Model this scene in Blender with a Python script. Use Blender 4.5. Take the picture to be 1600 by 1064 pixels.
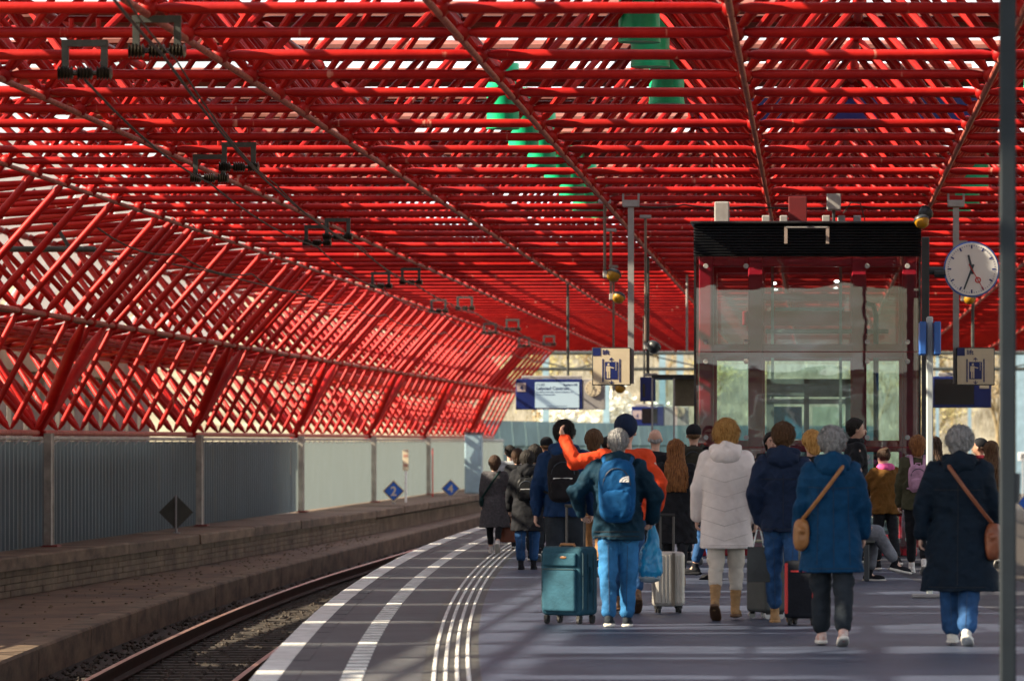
import bpy, math, random
import numpy as np
from mathutils import Vector, Matrix

for o in list(bpy.data.objects):
    bpy.data.objects.remove(o)
SC = bpy.context.scene
COL = SC.collection
rnd = random.Random(7)
R = math.radians

# ------------------------------------------------------------------ camera
F = 7260.0                      # focal length in pixels of a 1600 px wide frame
EYE = 1.6
cam = bpy.data.cameras.new('camera')
cam.sensor_width = 36.0
cam.lens = F / 1600 * 36
cam.shift_x = -(1275 - 800) / 1600
cam.shift_y = (689 - 532) / 1600
cam.clip_start = 0.5
cam.clip_end = 3000
cam.dof.use_dof = True
cam.dof.focus_distance = 52
cam.dof.aperture_fstop = 4.0
camo = bpy.data.objects.new('camera', cam)
COL.objects.link(camo)
camo.location = (0, 0, EYE)
camo.rotation_euler = (R(90), 0, 0)
SC.camera = camo

# ------------------------------------------------------------------ light
SUN_TO = Vector((-0.80, -0.20, 0.56)).normalized()
sun = bpy.data.lights.new('sun', 'SUN')
sun.energy = 5.0
sun.angle = R(0.5)
sun.color = (1.0, 0.85, 0.62)
suno = bpy.data.objects.new('sun', sun)
COL.objects.link(suno)
suno.rotation_euler = SUN_TO.to_track_quat('Z', 'Y').to_euler()
world = bpy.data.worlds.new('World')
SC.world = world
world.use_nodes = True
wn, wl = world.node_tree.nodes, world.node_tree.links
bg = wn['Background']
sky = wn.new('ShaderNodeTexSky')
sky.sky_type = 'NISHITA'
sky.sun_disc = False
sky.sun_elevation = math.asin(SUN_TO.z)
sky.sun_rotation = math.atan2(SUN_TO.x, SUN_TO.y)
sky.air_density = 1.2
sky.dust_density = 2.0
wtc = wn.new('ShaderNodeTexCoord')
wmap = wn.new('ShaderNodeMapping')
wmap.inputs['Scale'].default_value = (3, 3, 7)
wns = wn.new('ShaderNodeTexNoise')
wns.inputs['Scale'].default_value = 1.6
wns.inputs['Detail'].default_value = 6
wrp = wn.new('ShaderNodeValToRGB')
wrp.color_ramp.elements[0].position = 0.42
wrp.color_ramp.elements[1].position = 0.60
wmx = wn.new('ShaderNodeMixRGB')
wmx.inputs[2].default_value = (11.0, 11.2, 11.6, 1)
wl.new(wtc.outputs['Generated'], wmap.inputs['Vector'])
wl.new(wmap.outputs[0], wns.inputs['Vector'])
wl.new(wns.outputs['Fac'], wrp.inputs[0])
wl.new(wrp.outputs[0], wmx.inputs[0])
wl.new(sky.outputs[0], wmx.inputs[1])
wl.new(wmx.outputs[0], bg.inputs[0])
bg.inputs[1].default_value = 0.07
SC.view_settings.view_transform = 'Standard'
SC.view_settings.look = 'None'
SC.view_settings.exposure = 1.52
SC.view_settings.gamma = 1.0
SC.cycles.use_denoising = True
SC.cycles.max_bounces = 6
SC.cycles.diffuse_bounces = 3
SC.cycles.glossy_bounces = 3
SC.cycles.transmission_bounces = 4
SC.cycles.transparent_max_bounces = 12
SC.cycles.caustics_reflective = False
SC.cycles.caustics_refractive = False
SC.cycles.sample_clamp_indirect = 6

# ------------------------------------------------------------------ materials
MATS = {}
def mat(name, col, rough=0.6, var=0.25, scale=3.0, bump=0.0, bscale=40.0, metal=0.0, spec=0.5,
        coords='Object', col2=None, stretch=(1, 1, 1), objrand=0.0, trans=0.0, sheen=0.0, marks=None, tcol=None):
    if name in MATS:
        return MATS[name]
    m = bpy.data.materials.new(name)
    m.use_nodes = True
    n, l = m.node_tree.nodes, m.node_tree.links
    b = n['Principled BSDF']
    b.inputs['Roughness'].default_value = rough
    b.inputs['Metallic'].default_value = metal
    b.inputs['Specular IOR Level'].default_value = spec
    if sheen:
        b.inputs['Sheen Weight'].default_value = sheen
    if coords == 'World':
        g = n.new('ShaderNodeNewGeometry'); vec = g.outputs['Position']
    else:
        g = n.new('ShaderNodeTexCoord'); vec = g.outputs['Object']
    mp = n.new('ShaderNodeMapping')
    mp.inputs['Scale'].default_value = stretch
    l.new(vec, mp.inputs['Vector'])
    ns = n.new('ShaderNodeTexNoise')
    ns.inputs['Scale'].default_value = scale
    ns.inputs['Detail'].default_value = 5
    ns.inputs['Roughness'].default_value = 0.65
    l.new(mp.outputs[0], ns.inputs['Vector'])
    rp = n.new('ShaderNodeValToRGB')
    c2 = col2 if col2 else tuple(min(1, c * (1 + var)) for c in col)
    c1 = col if col2 else tuple(c * (1 - var) for c in col)
    rp.color_ramp.elements[0].position = 0.36
    rp.color_ramp.elements[1].position = 0.66
    rp.color_ramp.elements[0].color = (*c1, 1)
    rp.color_ramp.elements[1].color = (*c2, 1)
    l.new(ns.outputs['Fac'], rp.inputs[0])
    out = rp.outputs[0]
    if marks:      # streaks, spots or wear: (colour, scale, stretch, threshold)
        mc, msc, mst, mth = marks
        mp2 = n.new('ShaderNodeMapping'); mp2.inputs['Scale'].default_value = mst
        l.new(vec, mp2.inputs['Vector'])
        n2 = n.new('ShaderNodeTexNoise'); n2.inputs['Scale'].default_value = msc; n2.inputs['Detail'].default_value = 3
        l.new(mp2.outputs[0], n2.inputs['Vector'])
        r2 = n.new('ShaderNodeValToRGB')
        r2.color_ramp.elements[0].position = mth; r2.color_ramp.elements[1].position = mth + 0.06
        l.new(n2.outputs['Fac'], r2.inputs[0])
        m2 = n.new('ShaderNodeMixRGB'); m2.inputs[2].default_value = (*mc, 1)
        l.new(r2.outputs[0], m2.inputs[0]); l.new(out, m2.inputs[1])
        out = m2.outputs[0]
    if objrand:
        oi = n.new('ShaderNodeObjectInfo')
        mr = n.new('ShaderNodeMapRange')
        mr.inputs['To Min'].default_value = 1 - objrand
        mr.inputs['To Max'].default_value = 1 + objrand
        l.new(oi.outputs['Random'], mr.inputs['Value'])
        hs = n.new('ShaderNodeHueSaturation')
        l.new(mr.outputs[0], hs.inputs['Value'])
        l.new(out, hs.inputs['Color'])
        out = hs.outputs[0]
    l.new(out, b.inputs['Base Color'])
    if bump:
        bn = n.new('ShaderNodeTexNoise')
        bn.inputs['Scale'].default_value = bscale
        bn.inputs['Detail'].default_value = 4
        l.new(vec, bn.inputs['Vector'])
        bp = n.new('ShaderNodeBump')
        bp.inputs['Strength'].default_value = bump
        bp.inputs['Distance'].default_value = 0.02
        l.new(bn.outputs['Fac'], bp.inputs['Height'])
        l.new(bp.outputs[0], b.inputs['Normal'])
    if trans:
        o = n['Material Output']
        tr = n.new('ShaderNodeBsdfTranslucent')
        if tcol: tr.inputs['Color'].default_value = (*tcol, 1)
        else: l.new(out, tr.inputs['Color'])
        mx = n.new('ShaderNodeMixShader')
        mx.inputs[0].default_value = trans
        l.new(b.outputs[0], mx.inputs[1]); l.new(tr.outputs[0], mx.inputs[2])
        l.new(mx.outputs[0], o.inputs['Surface'])
    MATS[name] = m
    return m

def glass_mat(name, tint, refl=0.16, wave=0.0):
    m = bpy.data.materials.new(name); m.use_nodes = True
    n, l = m.node_tree.nodes, m.node_tree.links
    n.remove(n['Principled BSDF'])
    tr = n.new('ShaderNodeBsdfTransparent'); tr.inputs[0].default_value = (*tint, 1)
    gl = n.new('ShaderNodeBsdfGlossy'); gl.inputs['Roughness'].default_value = 0.01
    lw = n.new('ShaderNodeLayerWeight'); lw.inputs['Blend'].default_value = 0.35
    mr = n.new('ShaderNodeMapRange')
    mr.inputs['To Min'].default_value = refl; mr.inputs['To Max'].default_value = 1.0
    l.new(lw.outputs['Fresnel'], mr.inputs['Value'])
    if wave:
        tc = n.new('ShaderNodeTexCoord'); mp = n.new('ShaderNodeMapping')
        mp.inputs['Scale'].default_value = (0.7, 1, 1.6)
        ns = n.new('ShaderNodeTexNoise'); ns.inputs['Scale'].default_value = 1.4; ns.inputs['Detail'].default_value = 2
        bp = n.new('ShaderNodeBump'); bp.inputs['Strength'].default_value = wave; bp.inputs['Distance'].default_value = 0.02
        l.new(tc.outputs['Object'], mp.inputs[0]); l.new(mp.outputs[0], ns.inputs['Vector'])
        l.new(ns.outputs['Fac'], bp.inputs['Height']); l.new(bp.outputs[0], gl.inputs['Normal'])
    mx = n.new('ShaderNodeMixShader')
    l.new(mr.outputs[0], mx.inputs[0]); l.new(tr.outputs[0], mx.inputs[1]); l.new(gl.outputs[0], mx.inputs[2])
    l.new(mx.outputs[0], n['Material Output'].inputs['Surface'])
    return m

def emit_mat(name, col, s):
    m = bpy.data.materials.new(name); m.use_nodes = True
    b = m.node_tree.nodes['Principled BSDF']
    b.inputs['Base Color'].default_value = (*col, 1)
    b.inputs['Emission Color'].default_value = (*col, 1)
    b.inputs['Emission Strength'].default_value = s
    b.inputs['Roughness'].default_value = 0.3
    return m

RED = mat('red paint', (0.30, 0.003, 0.0045), 0.48, scale=2.2, coords='World', col2=(0.47, 0.013, 0.009), objrand=0.16, bump=0.10, bscale=30, spec=0.22, marks=((0.55, 0.20, 0.15), 9, (1, 1, 0.12), 0.70))
BROWNRAIL = mat('dusty red paint', (0.26, 0.018, 0.014), 0.6, scale=9, coords='World', col2=(0.44, 0.13, 0.085))
DECK = mat('deck terracotta', (0.16, 0.045, 0.032), 0.75, scale=1.5, coords='World', col2=(0.30, 0.10, 0.07), objrand=0.15)
GREEN = mat('green enamel', (0.0, 0.52, 0.22), 0.35, 0.12, scale=3)
ASPH = mat('asphalt', (0.026, 0.029, 0.041), 0.62, scale=1.3, coords='World', col2=(0.047, 0.051, 0.068), bump=0.35, bscale=60, marks=((0.13, 0.12, 0.125), 5, (1, 1, 1), 0.69))
ASPH_BLUE = mat('smooth blue grey coating', (0.026, 0.036, 0.066), 0.5, scale=0.9, coords='World', col2=(0.046, 0.061, 0.104), bump=0.15, bscale=90, marks=((0.022, 0.022, 0.03), 7, (1, 1, 1), 0.68))
PAVER = mat('edge paving', (0.036, 0.040, 0.048), 0.6, scale=1.1, coords='World', col2=(0.072, 0.076, 0.082), bump=0.3, bscale=50, objrand=0.08)
WHITE = mat('white road paint', (0.48, 0.48, 0.46), 0.6, scale=4, coords='World', col2=(0.74, 0.74, 0.72))
CONC = mat('brown stained concrete', (0.060, 0.038, 0.022), 0.85, scale=1.2, coords='World', col2=(0.19, 0.13, 0.082), bump=0.5, bscale=18, stretch=(1, 1, 2.5), objrand=0.12)
LEDGE = mat('dusty ledge concrete', (0.060, 0.037, 0.026), 0.9, scale=0.8, coords='World', col2=(0.165, 0.105, 0.062), bump=0.6, bscale=14)
BLOCK = mat('old block wall', (0.08, 0.055, 0.034), 0.85, scale=1.6, coords='World', col2=(0.20, 0.15, 0.095), bump=0.5, bscale=25, objrand=0.07)
BALLAST = mat('ballast', (0.014, 0.010, 0.008), 0.95, scale=14, coords='World', col2=(0.045, 0.034, 0.026), bump=1.0, bscale=16)
RAIL = mat('rail rust', (0.030, 0.014, 0.009), 0.75, 0.35, scale=6, coords='World', spec=0.2)
RAILTOP = mat('rail steel', (0.40, 0.23, 0.17), 0.32, 0.2, scale=3, coords='World', metal=0.6)
SLEEPER = mat('sleeper concrete', (0.035, 0.028, 0.023), 0.9, 0.3, scale=5, coords='World')
BARRIER = mat('barrier sheet', (0.062, 0.085, 0.102), 0.55, 0.2, scale=0.7, coords='World', trans=0.30, tcol=(0.30, 0.36, 0.36), spec=0.3, marks=((0.10, 0.105, 0.10), 3, (1, 1, 0.15), 0.62), objrand=0.06)
POSTM = mat('barrier post', (0.36, 0.34, 0.30), 0.6, 0.3, scale=3, coords='World')
CLAD = mat('pale ribbed cladding', (0.50, 0.50, 0.52), 0.5, 0.08, scale=2, coords='World', trans=0.25)
STEEL = mat('grey galvanised', (0.30, 0.29, 0.29), 0.5, 0.12, scale=8)
DARKSTEEL = mat('dark grey steel', (0.020, 0.026, 0.033), 0.45, 0.2, scale=5)
BLACK = mat('black metal', (0.012, 0.012, 0.014), 0.4, 0.2, scale=6)
RUSTDARK = mat('dark weathered steel', (0.040, 0.045, 0.042), 0.6, 0.35, scale=9)
INSUL = mat('brown insulator', (0.035, 0.028, 0.020), 0.3, 0.4, scale=12)
WIRE = mat('wire', (0.02, 0.018, 0.016), 0.6, 0.2)
LIFTRED = mat('lift red enamel', (0.55, 0.012, 0.035), 0.35, 0.12, scale=3)
LIFTINT = mat('lift machine steel', (0.28, 0.31, 0.30), 0.4, 0.2, scale=5, metal=0.3)
NAVY = mat('navy enamel', (0.006, 0.018, 0.13), 0.4, 0.1)
BLUE = mat('blue enamel', (0.01, 0.10, 0.48), 0.4, 0.1)
CREAM = mat('sign face', (0.62, 0.53, 0.38), 0.5, 0.05, scale=4)
WHITEP = mat('white enamel', (0.78, 0.78, 0.78), 0.35, 0.03)
BLACKP = mat('black print', (0.01, 0.01, 0.012), 0.6, 0.1)
REDP = mat('red print', (0.55, 0.02, 0.02), 0.5, 0.05)
YELLOW = mat('yellow enamel', (0.36, 0.18, 0.006), 0.4, 0.15)
PALEBLUE = mat('pale blue steel', (0.26, 0.38, 0.45), 0.5, 0.12, scale=3, coords='World')
TEALB = mat('teal barrier', (0.13, 0.215, 0.21), 0.5, 0.18, scale=0.8, coords='World', objrand=0.1)
GLASS = glass_mat('lift glass', (0.84, 0.95, 0.97), 0.085, 0.05)
GLASS2 = glass_mat('clear glass', (0.85, 0.94, 0.92), 0.06)
SCREEN = emit_mat('lit screen', (0.36, 0.47, 0.54), 0.16)
SCREENOFF = mat('dark screen', (0.008, 0.008, 0.010), 0.2, 0.1)
LAMP = emit_mat('lamp glow', (1.0, 0.93, 0.80), 6.0)
RUBBER = mat('black rubber', (0.015, 0.015, 0.016), 0.7, 0.2)

# ------------------------------------------------------------------ mesh helpers
def link(o, parent=None):
    COL.objects.link(o)
    if parent is not None:
        o.parent = parent
    return o

def tag(o, label=None, cat=None, group=None, kind=None):
    if label: o['label'] = label
    if cat: o['category'] = cat
    if group: o['group'] = group
    if kind: o['kind'] = kind
    return o

def empty(name, loc=(0, 0, 0), rz=0):
    o = bpy.data.objects.new(name, None)
    o.location = loc
    o.rotation_euler = (0, 0, rz)
    return link(o)

class MB:
    def __init__(self):
        self.v, self.f = [], []
    def add(self, vs, fs):
        b = len(self.v)
        self.v += [tuple(p) for p in vs]
        self.f += [tuple(b + i for i in f) for f in fs]
        return self
    def box(self, c, s, rz=0.0, M=None):
        hx, hy, hz = s[0] / 2, s[1] / 2, s[2] / 2
        vs = [Vector((x, y, z)) for z in (-hz, hz) for y in (-hy, hy) for x in (-hx, hx)]
        if M is None:
            M = Matrix.Rotation(rz, 3, 'Z')
        vs = [M @ p + Vector(c) for p in vs]
        return self.add(vs, [(0, 2, 3, 1), (4, 5, 7, 6), (0, 1, 5, 4), (2, 6, 7, 3), (0, 4, 6, 2), (1, 3, 7, 5)])
    def bbox(self, c, s, b=0.01, rz=0.0):
        """box with bevelled edges"""
        hx, hy, hz = s[0] / 2, s[1] / 2, s[2] / 2
        M = Matrix.Rotation(rz, 3, 'Z')
        vs, idx = [], {}
        for sx in (-1, 1):
            for sy in (-1, 1):
                for sz in (-1, 1):
                    for a in range(3):
                        p = [sx * (hx - b), sy * (hy - b), sz * (hz - b)]
                        p[a] = (sx * hx, sy * hy, sz * hz)[a]
                        idx[(sx, sy, sz, a)] = len(vs)
                        vs.append(M @ Vector(p) + Vector(c))
        fs = []
        S = (-1, 1)
        for s_ in S:
            fs.append([idx[(s_, y, z, 0)] for y, z in ((-1, -1), (1, -1), (1, 1), (-1, 1))])
            fs.append([idx[(x, s_, z, 1)] for x, z in ((-1, -1), (1, -1), (1, 1), (-1, 1))])
            fs.append([idx[(x, y, s_, 2)] for x, y in ((-1, -1), (1, -1), (1, 1), (-1, 1))])
        for a in S:
            for c_ in S:
                fs.append([idx[(a, c_, -1, 0)], idx[(a, c_, 1, 0)], idx[(a, c_, 1, 1)], idx[(a, c_, -1, 1)]])
                fs.append([idx[(a, -1, c_, 0)], idx[(a, 1, c_, 0)], idx[(a, 1, c_, 2)], idx[(a, -1, c_, 2)]])
                fs.append([idx[(-1, a, c_, 1)], idx[(1, a, c_, 1)], idx[(1, a, c_, 2)], idx[(-1, a, c_, 2)]])
                for z in S:
                    fs.append([idx[(a, c_, z, 0)], idx[(a, c_, z, 1)], idx[(a, c_, z, 2)]])
        return self.add(vs, fs)
    def path(self, pts, rad, n=8, cap=True):
        """tube through pts with a radius for each point"""
        pts = [Vector(p) for p in pts]
        if not hasattr(rad, '__len__'):
            rad = [rad] * len(pts)
        base = len(self.v)
        up = None
        for i, p in enumerate(pts):
            d = (pts[min(i + 1, len(pts) - 1)] - pts[max(i - 1, 0)]).normalized()
            if up is None:
                up = Vector((0, 0, 1)) if abs(d.z) < 0.9 else Vector((1, 0, 0))
            a = d.cross(up).normalized()
            b = a.cross(d).normalized()
            up = b
            for k in range(n):
                t = 2 * math.pi * (k + 0.5) / n
                self.v.append(tuple(p + (a * math.cos(t) + b * math.sin(t)) * rad[i]))
        for i in range(len(pts) - 1):
            for k in range(n):
                q = base + i * n
                self.f.append((q + k, q + (k + 1) % n, q + n + (k + 1) % n, q + n + k))
        if cap:
            self.f.append(tuple(base + k for k in range(n))[::-1])
            q = base + (len(pts) - 1) * n
            self.f.append(tuple(q + k for k in range(n)))
        return self
    def lathe(self, c, prof, n=24, axis='Z'):
        """prof: (radius, height) pairs"""
        base = len(self.v)
        for r, h in prof:
            for k in range(n):
                t = 2 * math.pi * k / n
                p = (r * math.cos(t), r * math.sin(t), h)
                if axis == 'Y': p = (p[0], h, p[1])
                if axis == 'X': p = (h, p[0], p[1])
                self.v.append((c[0] + p[0], c[1] + p[1], c[2] + p[2]))
        for i in range(len(prof) - 1):
            for k in range(n):
                q = base + i * n
                self.f.append((q + k, q + (k + 1) % n, q + n + (k + 1) % n, q + n + k))
        self.f.append(tuple(base + k for k in range(n))[::-1])
        q = base + (len(prof) - 1) * n
        self.f.append(tuple(q + k for k in range(n)))
        return self
    def sphere(self, c, r, n=10, m=6):
        prof = [(max(1e-4, math.sin(math.pi * i / m)) * 1.0, -math.cos(math.pi * i / m)) for i in range(m + 1)]
        rr = r if hasattr(r, '__len__') else (r, r, r)
        b = len(self.v)
        self.lathe((0, 0, 0), prof, n)
        for i in range(b, len(self.v)):
            p = self.v[i]
            self.v[i] = (c[0] + p[0] * rr[0], c[1] + p[1] * rr[1], c[2] + p[2] * rr[2])
        return self
    def poly(self, pts, thick, M=None):
        """outline in x, z extruded along y"""
        n = len(pts)
        vs = [Vector((x, 0, z)) for x, z in pts] + [Vector((x, thick, z)) for x, z in pts]
        fs = [tuple(range(n)), tuple(range(2 * n - 1, n - 1, -1))]
        fs += [(i, i + n, (i + 1) % n + n, (i + 1) % n) for i in range(n)]
        if M is not None:
            vs = [M @ p for p in vs]
        return self.add(vs, fs)
    def mesh(self, name, m, smooth=None):
        me = bpy.data.meshes.new(name)
        me.from_pydata(self.v, [], self.f)
        if m: me.materials.append(m)
        if smooth is not None:
            me.shade_smooth()
            me.set_sharp_from_angle(angle=R(smooth))
        me.update()
        return me
    def build(self, name, m, parent=None, smooth=None, loc=None, rz=0):
        o = bpy.data.objects.new(name, self.mesh(name, m, smooth))
        if loc is not None: o.location = loc
        o.rotation_euler = (0, 0, rz)
        return link(o, parent)

def inst(name, me, parent, M=None):
    o = bpy.data.objects.new(name, me)
    if M is not None: o.matrix_basis = M
    return link(o, parent)

def np_mesh(name, V, Fq, m, smooth=True):
    me = bpy.data.meshes.new(name)
    V = np.ascontiguousarray(V, dtype=np.float32); Fq = np.ascontiguousarray(Fq, dtype=np.int32)
    k = Fq.shape[1]
    me.vertices.add(len(V)); me.vertices.foreach_set('co', V.ravel())
    me.loops.add(Fq.size); me.loops.foreach_set('vertex_index', Fq.ravel())
    me.polygons.add(len(Fq))
    me.polygons.foreach_set('loop_start', np.arange(0, Fq.size, k, dtype=np.int32))
    me.update(calc_edges=True)
    if m: me.materials.append(m)
    if smooth: me.shade_smooth()
    return me

def merge(name, me, mats, m, parent, label=None):
    """join many copies of one mesh into one stuff part"""
    n = len(me.vertices)
    co = np.empty(n * 3, np.float32); me.vertices.foreach_get('co', co); co = co.reshape(-1, 3)
    polys = [tuple(p.vertices) for p in me.polygons]
    V, Fs = [], []
    for i, M in enumerate(mats):
        A = np.array(M)
        V.append(co @ A[:3, :3].T + A[:3, 3])
        Fs += [tuple(i * n + j for j in p) for p in polys]
    me2 = bpy.data.meshes.new(name)
    me2.from_pydata(np.concatenate(V).tolist(), [], Fs)
    me2.materials.append(m)
    me2.shade_smooth(); me2.set_sharp_from_angle(angle=R(50))
    o = bpy.data.objects.new(name, me2)
    o['kind'] = 'stuff'
    return link(o, parent)

def text(body, size, loc, m, parent, name='lettering', align='LEFT', rx=90, rz=0, ext=0.001, bold=0.0):
    c = bpy.data.curves.new(name, 'FONT')
    c.body = body; c.size = size; c.extrude = ext; c.align_x = align; c.offset = bold
    c.materials.append(m)
    tmp = bpy.data.objects.new(name, c)
    COL.objects.link(tmp)
    me = bpy.data.meshes.new_from_object(tmp)
    bpy.data.objects.remove(tmp)
    o = bpy.data.objects.new(name, me)
    o.location = loc
    o.rotation_euler = (R(rx), 0, R(rz))
    return link(o, parent)

def at(px, py, z=0.0):
    """point on the level z seen at a place of the photograph (used for laying out the plan)"""
    y = F * (EYE - z) / (py - 689)
    return (px - 1275) * y / F, y
def atY(px, py, y):
    return (px - 1275) * y / F, EYE - (py - 689) * y / F

# ------------------------------------------------------------------ plan curves
def edge(y):
    if y < 85: return -6.35 + (95 - y) ** 2 / 1600
    v = -6.2875 - 0.008 * (y - 85)
    if y > 150: v += (y - 150) ** 2 / 1500
    return v
def coping(y):
    return float(np.interp(y, [40, 65, 77, 84, 105, 115, 175, 260], [-12.1, -11.6, -11.3, -11.1, -10.8, -10.65, -10.6, -10.6]))
PW = 7.6
def strip(name, yl, fa, fb, z, m, parent=None, za=None, smooth=None):
    """sheet between two plan curves"""
    mb = MB(); n = len(yl)
    vs = []
    for y in yl:
        vs += [(fa(y), y, z), (fb(y), y, z)]
    mb.add(vs, [(2 * i, 2 * i + 1, 2 * i + 3, 2 * i + 2) for i in range(n - 1)])
    return mb.build(name, m, parent, smooth)
def sweep(name, yl, fx, prof, m, parent=None, smooth=None):
    """closed profile (dx, z) swept along a plan curve"""
    mb = MB(); k = len(prof); n = len(yl)
    vs = [(fx(y) + dx, y, z) for y in yl for dx, z in prof]
    fs = [(i * k + j, i * k + (j + 1) % k, (i + 1) * k + (j + 1) % k, (i + 1) * k + j) for i in range(n - 1) for j in range(k)]
    fs += [tuple(range(k)), tuple(range((n - 1) * k, n * k))[::-1]]
    mb.add(vs, fs)
    return mb.build(name, m, parent, smooth)
YL = [float(y) for y in range(-30, 270, 3)]

# ------------------------------------------------------------------ ground, platform, track
g = MB()
g.add([(-1500, -400, -1.25), (1500, -400, -1.25), (1500, 2500, -1.25), (-1500, 2500, -1.25)], [(0, 1, 2, 3)])
GROUNDM = mat('dry grass ground', (0.16, 0.13, 0.06), 0.95, scale=0.25, coords='World', col2=(0.30, 0.25, 0.13), bump=0.6, bscale=3)
tag(g.build('ground', GROUNDM), kind='structure')
tag(sweep('track_bed', YL, edge, [(-0.02, -1.02), (-0.02, -1.2), (-3.6, -1.2), (-3.6, -1.02)], BALLAST), kind='structure')
tag(sweep('track_bed', YL, lambda y: edge(y) + PW + 3.62, [(-3.6, -1.02), (-3.6, -1.2), (4.5, -1.2), (4.5, -1.02)], BALLAST), kind='structure')
plat = sweep('platform', YL, edge, [(0.32, -0.008), (0.32, -1.1), (PW, -1.1), (PW, -0.008)], ASPH)
tag(plat, kind='structure')
# surface bands
ys = [26 + i * 1.5 for i in range(100)]
strip('paved_band', ys, lambda y: edge(y) + 0.32, lambda y: edge(y) + 1.16, -0.002, PAVER, plat)
strip('paved_band', ys, lambda y: edge(y) + 1.56, lambda y: edge(y) + PW - 1.2, -0.002, ASPH_BLUE, plat)
strip('guide_bed', ys, lambda y: edge(y) + 1.16, lambda y: edge(y) + 1.56, -0.0035, mat('guide bed', (0.05, 0.052, 0.05), 0.6, 0.3, scale=3, coords='World'), plat)
for k in range(4):
    dx = 1.225 + 0.079 * k
    sweep('guide_rib', [27 + i * 2 for i in range(50)], edge, [(dx, -0.003), (dx, 0.003), (dx + 0.004, 0.006), (dx + 0.024, 0.006), (dx + 0.028, 0.003), (dx + 0.028, -0.003)], WHITE, plat)
bar = MB().bbox((0, 0, 0), (0.15, 0.25, 0.012), 0.003).mesh('safety_bar', WHITE)
y = 28.0
while y < 108:
    sl = (edge(y + 0.5) - edge(y - 0.5))
    inst('safety_bar', bar, plat, Matrix.Translation((edge(y) + 0.685, y, 0.0)) @ Matrix.Rotation(-math.atan(sl), 4, 'Z'))
    y += 0.52
for i in range(120):
    y0 = 27 + i * 1.0
    yl = [y0 + 0.008, y0 + 0.5, y0 + 0.992]
    jz = rnd.uniform(-0.003, 0.003)
    s_ = sweep('edge_slab', yl, edge, [(0.0, -0.16), (0.0, -0.012 + jz), (0.012, 0.0 + jz), (0.318, 0.0 + jz), (0.318, -0.16)], PAVER, plat)
    sweep('white_edge', yl, edge, [(0.006, -0.006 + jz), (0.006, 0.003 + jz), (0.195, 0.003 + jz), (0.195, -0.006 + jz)], WHITE, s_)
sweep('edge_wall', YL, edge, [(0.12, -0.162), (0.12, -1.1), (0.318, -1.1), (0.318, -0.162)], CONC, plat)

RP = [(-0.07, -0.97), (-0.07, -0.955), (-0.012, -0.93), (-0.012, -0.85), (-0.036, -0.84), (-0.036, -0.80), (0.036, -0.80), (0.036, -0.84), (0.012, -0.85), (0.012, -0.93), (0.07, -0.955), (0.07, -0.97)]
def track(off, label, yl):
    t = empty('railway_track', (0, 0, 0))
    tag(t, label, 'railway track')
    for dx in (-0.75, 0.75):
        sweep('rail', yl, lambda y: edge(y) + off, [(dx + a, b) for a, b in RP], RAIL, t)
        sweep('rail_head', yl, lambda y: edge(y) + off, [(dx - 0.034, -0.812), (dx - 0.030, -0.797), (dx + 0.030, -0.797), (dx + 0.034, -0.812)], RAILTOP, t)
    sl = MB().bbox((0, 0, 0), (2.5, 0.26, 0.12), 0.02).mesh('sleeper', SLEEPER)
    y = yl[0]
    while y < min(yl[-1], yl[0] + 150):
        inst('sleeper', sl, t, Matrix.Translation((edge(y) + off, y, -1.055)))
        y += 0.65
    return t
track(-1.69, 'rusty railway track running between the platform edge and the concrete ledge', [float(y) for y in range(34, 262, 2)])
track(PW + 1.69, 'railway track on the far right side of the platform', [float(y) for y in range(120, 262, 2)])

bs = MB()
for i in range(5200):
    y = 36 + 90 * rnd.random() ** 1.3; x = edge(y) - rnd.uniform(0.05, 3.3); s = rnd.uniform(0.02, 0.05)
    a = [(s, 0, 0), (-s * rnd.uniform(.7, 1.1), s * .2, 0), (0, s, s * .2), (s * .2, -s, 0), (0, 0, s * rnd.uniform(.6, 1)), (0, 0, -s)]
    q = rnd.uniform(0, 6.3); cq, sq = math.cos(q), math.sin(q)
    bs.add([(x + u * cq - v * sq, y + u * sq + v * cq, -1.0 + w) for u, v, w in a], [(0, 2, 4), (2, 1, 4), (1, 3, 4), (3, 0, 4), (2, 0, 5), (1, 2, 5), (3, 1, 5), (0, 3, 5)])
tag(bs.build('ballast_stones', mat('ballast stone', (0.020, 0.015, 0.012), 0.9, scale=9, coords='World', col2=(0.075, 0.058, 0.045))), 'dark loose ballast stones in the track bed', 'ballast', kind='stuff')

# low concrete ledge on the far side of the track
ledge = lambda y: edge(y) - 3.4
yl = [float(y) for y in range(36, 200, 2)]
mb = MB(); vs = []
for y in yl:
    b = coping(y) - 0.3
    vs += [(ledge(y), y, -1.15), (ledge(y) - 0.02, y, -0.69), (ledge(y) - 0.05, y, -0.66), (b, y, -0.66), (b, y, -1.15)]
k = 5
mb.add(vs, [(i * k + j, i * k + j + 1, (i + 1) * k + j + 1, (i + 1) * k + j) for i in range(len(yl) - 1) for j in range(4)])
led = tag(mb.build('ledge', LEDGE), kind='structure')
for i in range(26):                       # front kerb stones of the ledge
    y0 = 40 + i * 5.5
    yy = [y0 + 0.02, y0 + 2.7, y0 + 5.48]
    sweep('ledge_stone', yy, ledge, [(0.005, -1.1), (0.012, -0.68), (-0.01, -0.652), (-0.34, -0.652), (-0.34, -1.1)], CONC, led)

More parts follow.
